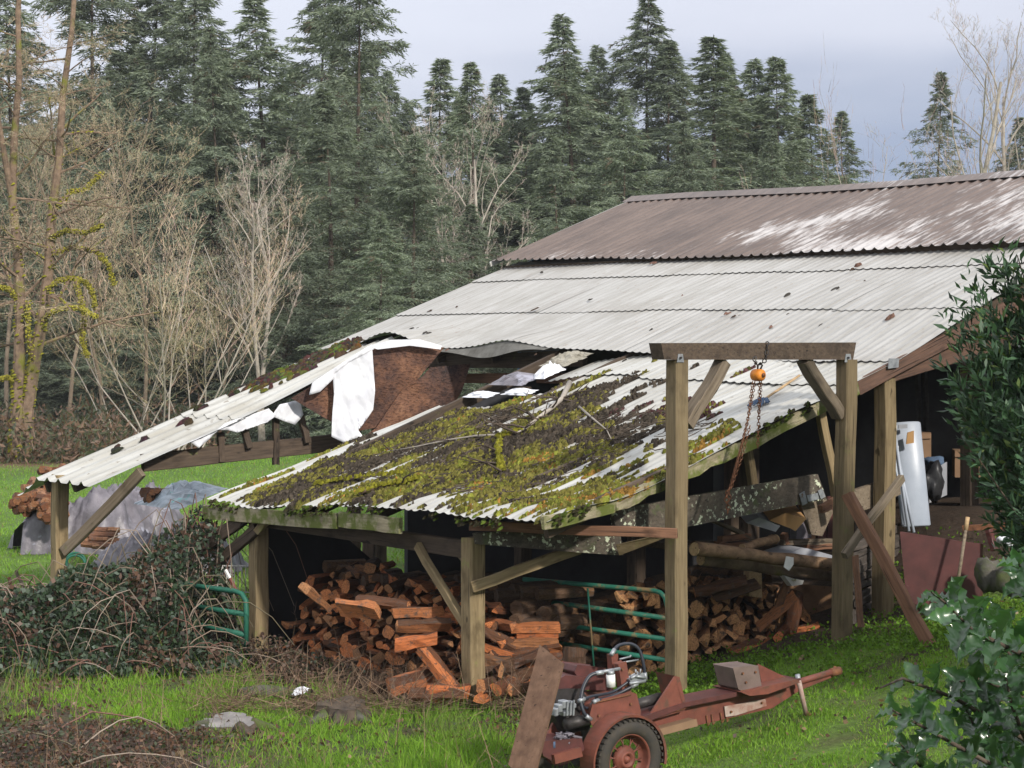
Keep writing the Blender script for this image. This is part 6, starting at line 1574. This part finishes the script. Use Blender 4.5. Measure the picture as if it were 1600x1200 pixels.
def h1(x, y):
    px = 800 + FPX * x / y
    top = np.interp(px, [-80, 0, 100, 200, 270, 330, 372, 400, 420], [925, 922, 905, 872, 845, 815, 850, 940, 1000])
    h = EYE - (top - 540) / FPX * y
    ridge = np.exp(-((y - 18.1) / .75) ** 2) + .55 * np.exp(-((y - 17.1) / .6) ** 2)
    lim = (1 - sst(372, 405, px + 30 * (y > 17.4))) * (1 - .8 * sst(270, 320, px) * (1 - sst(17.3, 17.7, y)))
    return np.clip(h, 0, 1.3) * np.clip(ridge, 0, 1) * lim * (1 + .22 * noise2(x, y, .35, 1))
bramble('bramble_thicket', 'dark bramble thicket with brown patches mounded over the left gate', 36000, (-5.6, -2.0), (16.2, 19.6), h1, 3, BC, canes=520)
def h2(x, y):
    return np.clip(.30 * np.exp(-((x + 2.2) / .35) ** 2 - ((y - 16.9) / .35) ** 2) + .16 * np.exp(-((x + 1.7) / .5) ** 2 - ((y - 16.3) / .25) ** 2) + .2 * noise2(x, y, .3, 0) * np.exp(-((x + 2) / .6) ** 2 - ((y - 16.6) / .4) ** 2), 0, .5)
bramble('bramble_sprawl', 'low dry brambles at the foot of the left eave post', 3600, (-3, -1.2), (16.0, 17.6), h2, 4, [((.10, .06, .045), .5), ((.035, .05, .028), .3), ((.16, .11, .08), .2)], (.025, .05), 60)
def h3(x, y):
    return np.clip(.30 * (noise2(x, y, .55, 2) + .15), 0, .5) * (1 - sst(-3.0, -1.6, x)) * np.exp(-((y - 13.2) / 1.1) ** 2)
bramble('bramble_sprawl', 'low brown brambles in the lower left corner', 9000, (-4.4, -1.2), (11.6, 15.2), h3, 6, [((.09, .05, .035), .4), ((.05, .06, .035), .4), ((.16, .09, .06), .2)], (.02, .05), 60)

# ---- cherry laurel on the right
rg = np.random.default_rng(8); lc = np.array([4.02, 12.6, 2.68]); lr = np.array([1.0, .75, 1.6])
th = thing('laurel_bush', 'glossy dark green laurel bush overhanging the right edge', 'bush', (4.2, 12.7, gzf(4.2, 12.7)))
mb = MB(); random.seed(8); base = Vector((4.2, 12.7, gzf(4.2, 12.7) - .1)); tips = []
for k in range(1300):
    v = rg.normal(size=3); v /= np.linalg.norm(v); rr_ = rg.random() ** .25 * (1 + .22 * math.sin(5 * v[0] + 3 * v[2])); tip = Vector(lc + lr * v * rr_)
    mid = base.lerp(tip, .55) + Vector((R(-.1, .1), R(-.1, .1), R(0, .25))); tips.append((mid, tip))
    if k % 12 == 0: mb.tube([base, mid, tip], [.02, .011, .004], 5, False)
mb.tube([base, Vector((4.1, 12.65, 1.6)), Vector((3.95, 12.6, 2.6))], [.06, .045, .02], 8)
mb.build('stems', MATS['bark'], th)
P, D_ = [], []
for mid, tip in tips:
    d = (tip - mid).normalized()
    for k in range(34):
        s = R(.35, 1.03); p = mid.lerp(tip, s); side = Vector((R(-1, 1), R(-1, 1), R(-1, 1))); side = (side - d * side.dot(d)).normalized()
        P.append(p + side * .01); D_.append(d * R(.4, 1.2) + side * R(.5, 1.1) + UP * R(-.2, .35))
P = np.array([tuple(p) for p in P]); D_ = np.array([tuple(p) for p in D_]); n = len(P)
C = np.array([.042, .085, .042]) * rg.uniform(.5, 1.7, (n, 1)); yl = rg.random(n) < .08; C[yl] = np.array([.11, .16, .04])
V, F, Ct = leaf_quads(P, D_, rg.uniform(.06, .115, n), rg.uniform(.018, .034, n), rg, C, .2, .5)
o = link('leaves', npmesh('leaves', V - np.array(th.location), F, Ct), th, GLOSS, Matrix.Translation(th.location)); o["kind"] = 'stuff'

# ---- holly in the near right corner, each leaf its own piece
m, t, b_ = newmat('holly_mat')
n_ = tex(t, 8, 3, .5); r_ = rampn(t, [(.3, (.020, .052, .024)), (.7, (.045, .10, .040))]); t.links.new(n_.outputs['Fac'], r_.inputs['Fac'])
c_ = objvary(t, r_.outputs[0], .65, 1.5); t.links.new(c_, b_.inputs['Base Color']); b_.inputs['Roughness'].default_value = .28; b_.inputs['Specular IOR Level'].default_value = .75; b_.inputs['Coat Weight'].default_value = .3
tr = N(t, 'ShaderNodeBsdfTranslucent'); s2 = N(t, 'ShaderNodeVectorMath', operation='MULTIPLY'); s2.inputs[1].default_value = (2.2, 2.4, .8); t.links.new(c_, s2.inputs[0]); t.links.new(s2.outputs[0], tr.inputs['Color'])
mxs = N(t, 'ShaderNodeMixShader'); mxs.inputs[0].default_value = .36; out = [q for q in t.nodes if q.type == 'OUTPUT_MATERIAL'][0]
t.links.new(b_.outputs[0], mxs.inputs[1]); t.links.new(tr.outputs[0], mxs.inputs[2]); t.links.new(mxs.outputs[0], out.inputs[0]); HOL = m
def holly_leaf(seed):
    rr = random.Random(seed); L_, W_ = .082, .044; edge = []
    ns = 4
    for side in (1, -1):
        e = []
        for k in range(ns * 2 + 1):
            s = k / (ns * 2); w = W_ * .5 * math.sin(math.pi * min(.97, .06 + .92 * s)) ** .6
            spine = (k % 2 == 1); f = 1.18 if spine else .84
            z = (.010 if spine else -.002) * rr.choice((1, 1, -.8)) * (0 < k < ns * 2)
            e.append((s * L_, side * w * f, z + .006 * abs(side * w * f) / .015))
        edge.append(e)
    V = [(k / (ns * 2) * L_ * .99 + .0004, 0, -.004 * math.sin(math.pi * k / (ns * 2)) - .006 * (k / (ns * 2)) ** 2) for k in range(ns * 2 + 1)]
    V.append((L_ * 1.12, 0, -.012)); n0 = len(V); V += edge[0]; n1 = len(V); V += edge[1]; F = []
    for k in range(ns * 2):
        F.append((k, k + 1, n0 + k + 1, n0 + k)); F.append((k + 1, k, n1 + k, n1 + k + 1))
    F.append((ns * 2, ns * 2 + 1, n0 + ns * 2)); F.append((ns * 2 + 1, ns * 2, n1 + ns * 2))
    me = bpy.data.meshes.new('leaf'); me.from_pydata(V, [], F); me.materials.append(HOL); me.polygons.foreach_set('use_smooth', np.ones(len(F), bool)); return me
HL = [holly_leaf(k) for k in range(5)]
HD = 5.2
hroot = Vector((1.75, 5.4, gzf(1.75, 5.4))); holly = thing('holly_bush', 'spiny glossy holly in the near lower right corner', 'bush', hroot)
random.seed(12); nleaf = 0
twigs_px = [[(1620, 1010), (1560, 985), (1500, 960), (1455, 925)], [(1640, 1040), (1570, 1010), (1520, 985), (1490, 955)], [(1640, 1180), (1560, 1130), (1490, 1090), (1410, 1060), (1375, 1075)], [(1640, 1230), (1540, 1190), (1450, 1140), (1395, 1110)], [(1650, 1120), (1580, 1080), (1530, 1060), (1500, 1065)],
            [(1640, 1270), (1520, 1240), (1440, 1200), (1405, 1160)], [(1640, 1100), (1590, 1040), (1560, 1000), (1545, 975)], [(1660, 1260), (1580, 1200), (1530, 1150), (1510, 1110)], [(1650, 960), (1620, 925), (1600, 900), (1592, 880)], [(1640, 1210), (1600, 1150), (1580, 1100), (1572, 1060)], [(1600, 1270), (1480, 1235), (1420, 1215), (1390, 1190)], [(1660, 1300), (1600, 1230), (1560, 1190), (1545, 1150)]]
for ti_, tp_ in enumerate(twigs_px):
    D = HD + R(-.35, .35); pts = [at(x, y, D + .12 * (3 - i)) for i, (x, y) in enumerate(tp_)]
    MB().tube([hroot.lerp(pts[0], .55) + Vector((.15, .1, .1)), *pts], [.011 - .0085 * q / len(pts) for q in range(len(pts) + 1)], 6, False).build('branch', MATS['green_paint_dark'] if False else MATS['bark'], holly, True)
    nl = 19
    for k in range(nl):
        s = .12 + .9 * k / nl; i = min(int(s * 3), 2); p = pts[i].lerp(pts[i+1], s * 3 - i); d = (pts[i+1] - pts[i]).normalized()
        ang = 2.4 * k + R(-.4, .4); x_ = d.cross(UP).normalized(); y_ = x_.cross(d); sd = x_ * math.cos(ang) + y_ * math.sin(ang)
        ld = (d * R(.25, .9) + sd + UP * R(-.1, .35)).normalized(); up_ = (d - ld * d.dot(ld) + Vector((R(-.5, .5), R(-.5, .5), R(-.2, .8)))); y2 = up_.cross(ld).normalized(); z2 = ld.cross(y2)
        sc_ = R(.8, 1.35) * (1.0 if k < nl - 3 else .75)
        o = bpy.data.objects.new('leaf', random.choice(HL)); COL.objects.link(o); o.parent = holly
        o.location = p - hroot; o.rotation_euler = Matrix(((ld.x, y2.x, z2.x), (ld.y, y2.y, z2.y), (ld.z, y2.z, z2.z))).to_euler(); o.scale = (sc_, sc_, sc_); nleaf += 1
print('firewood', nf, 'holly leaves', nleaf)

# ------------------------------------------------------------------ the damp air
m = bpy.data.materials.new('haze_mat'); m.use_nodes = True; t = m.node_tree; t.nodes.clear()
out = N(t, 'ShaderNodeOutputMaterial'); pv = N(t, 'ShaderNodeVolumePrincipled'); pv.inputs['Density'].default_value = .0004; pv.inputs['Color'].default_value = (.90, .94, 1.0, 1); pv.inputs['Anisotropy'].default_value = .1
t.links.new(pv.outputs[0], out.inputs['Volume'])
hz_ = MB().hexa([Vector(p) for z in (-3.0, 30.0) for p in ((-70, -25, z), (70, -25, z), (70, 130, z), (-70, 130, z))]).build('haze', m, None, False, (0, 50, 0)); tag(hz_, 'thin pale haze in the damp air', None, None, 'stuff')
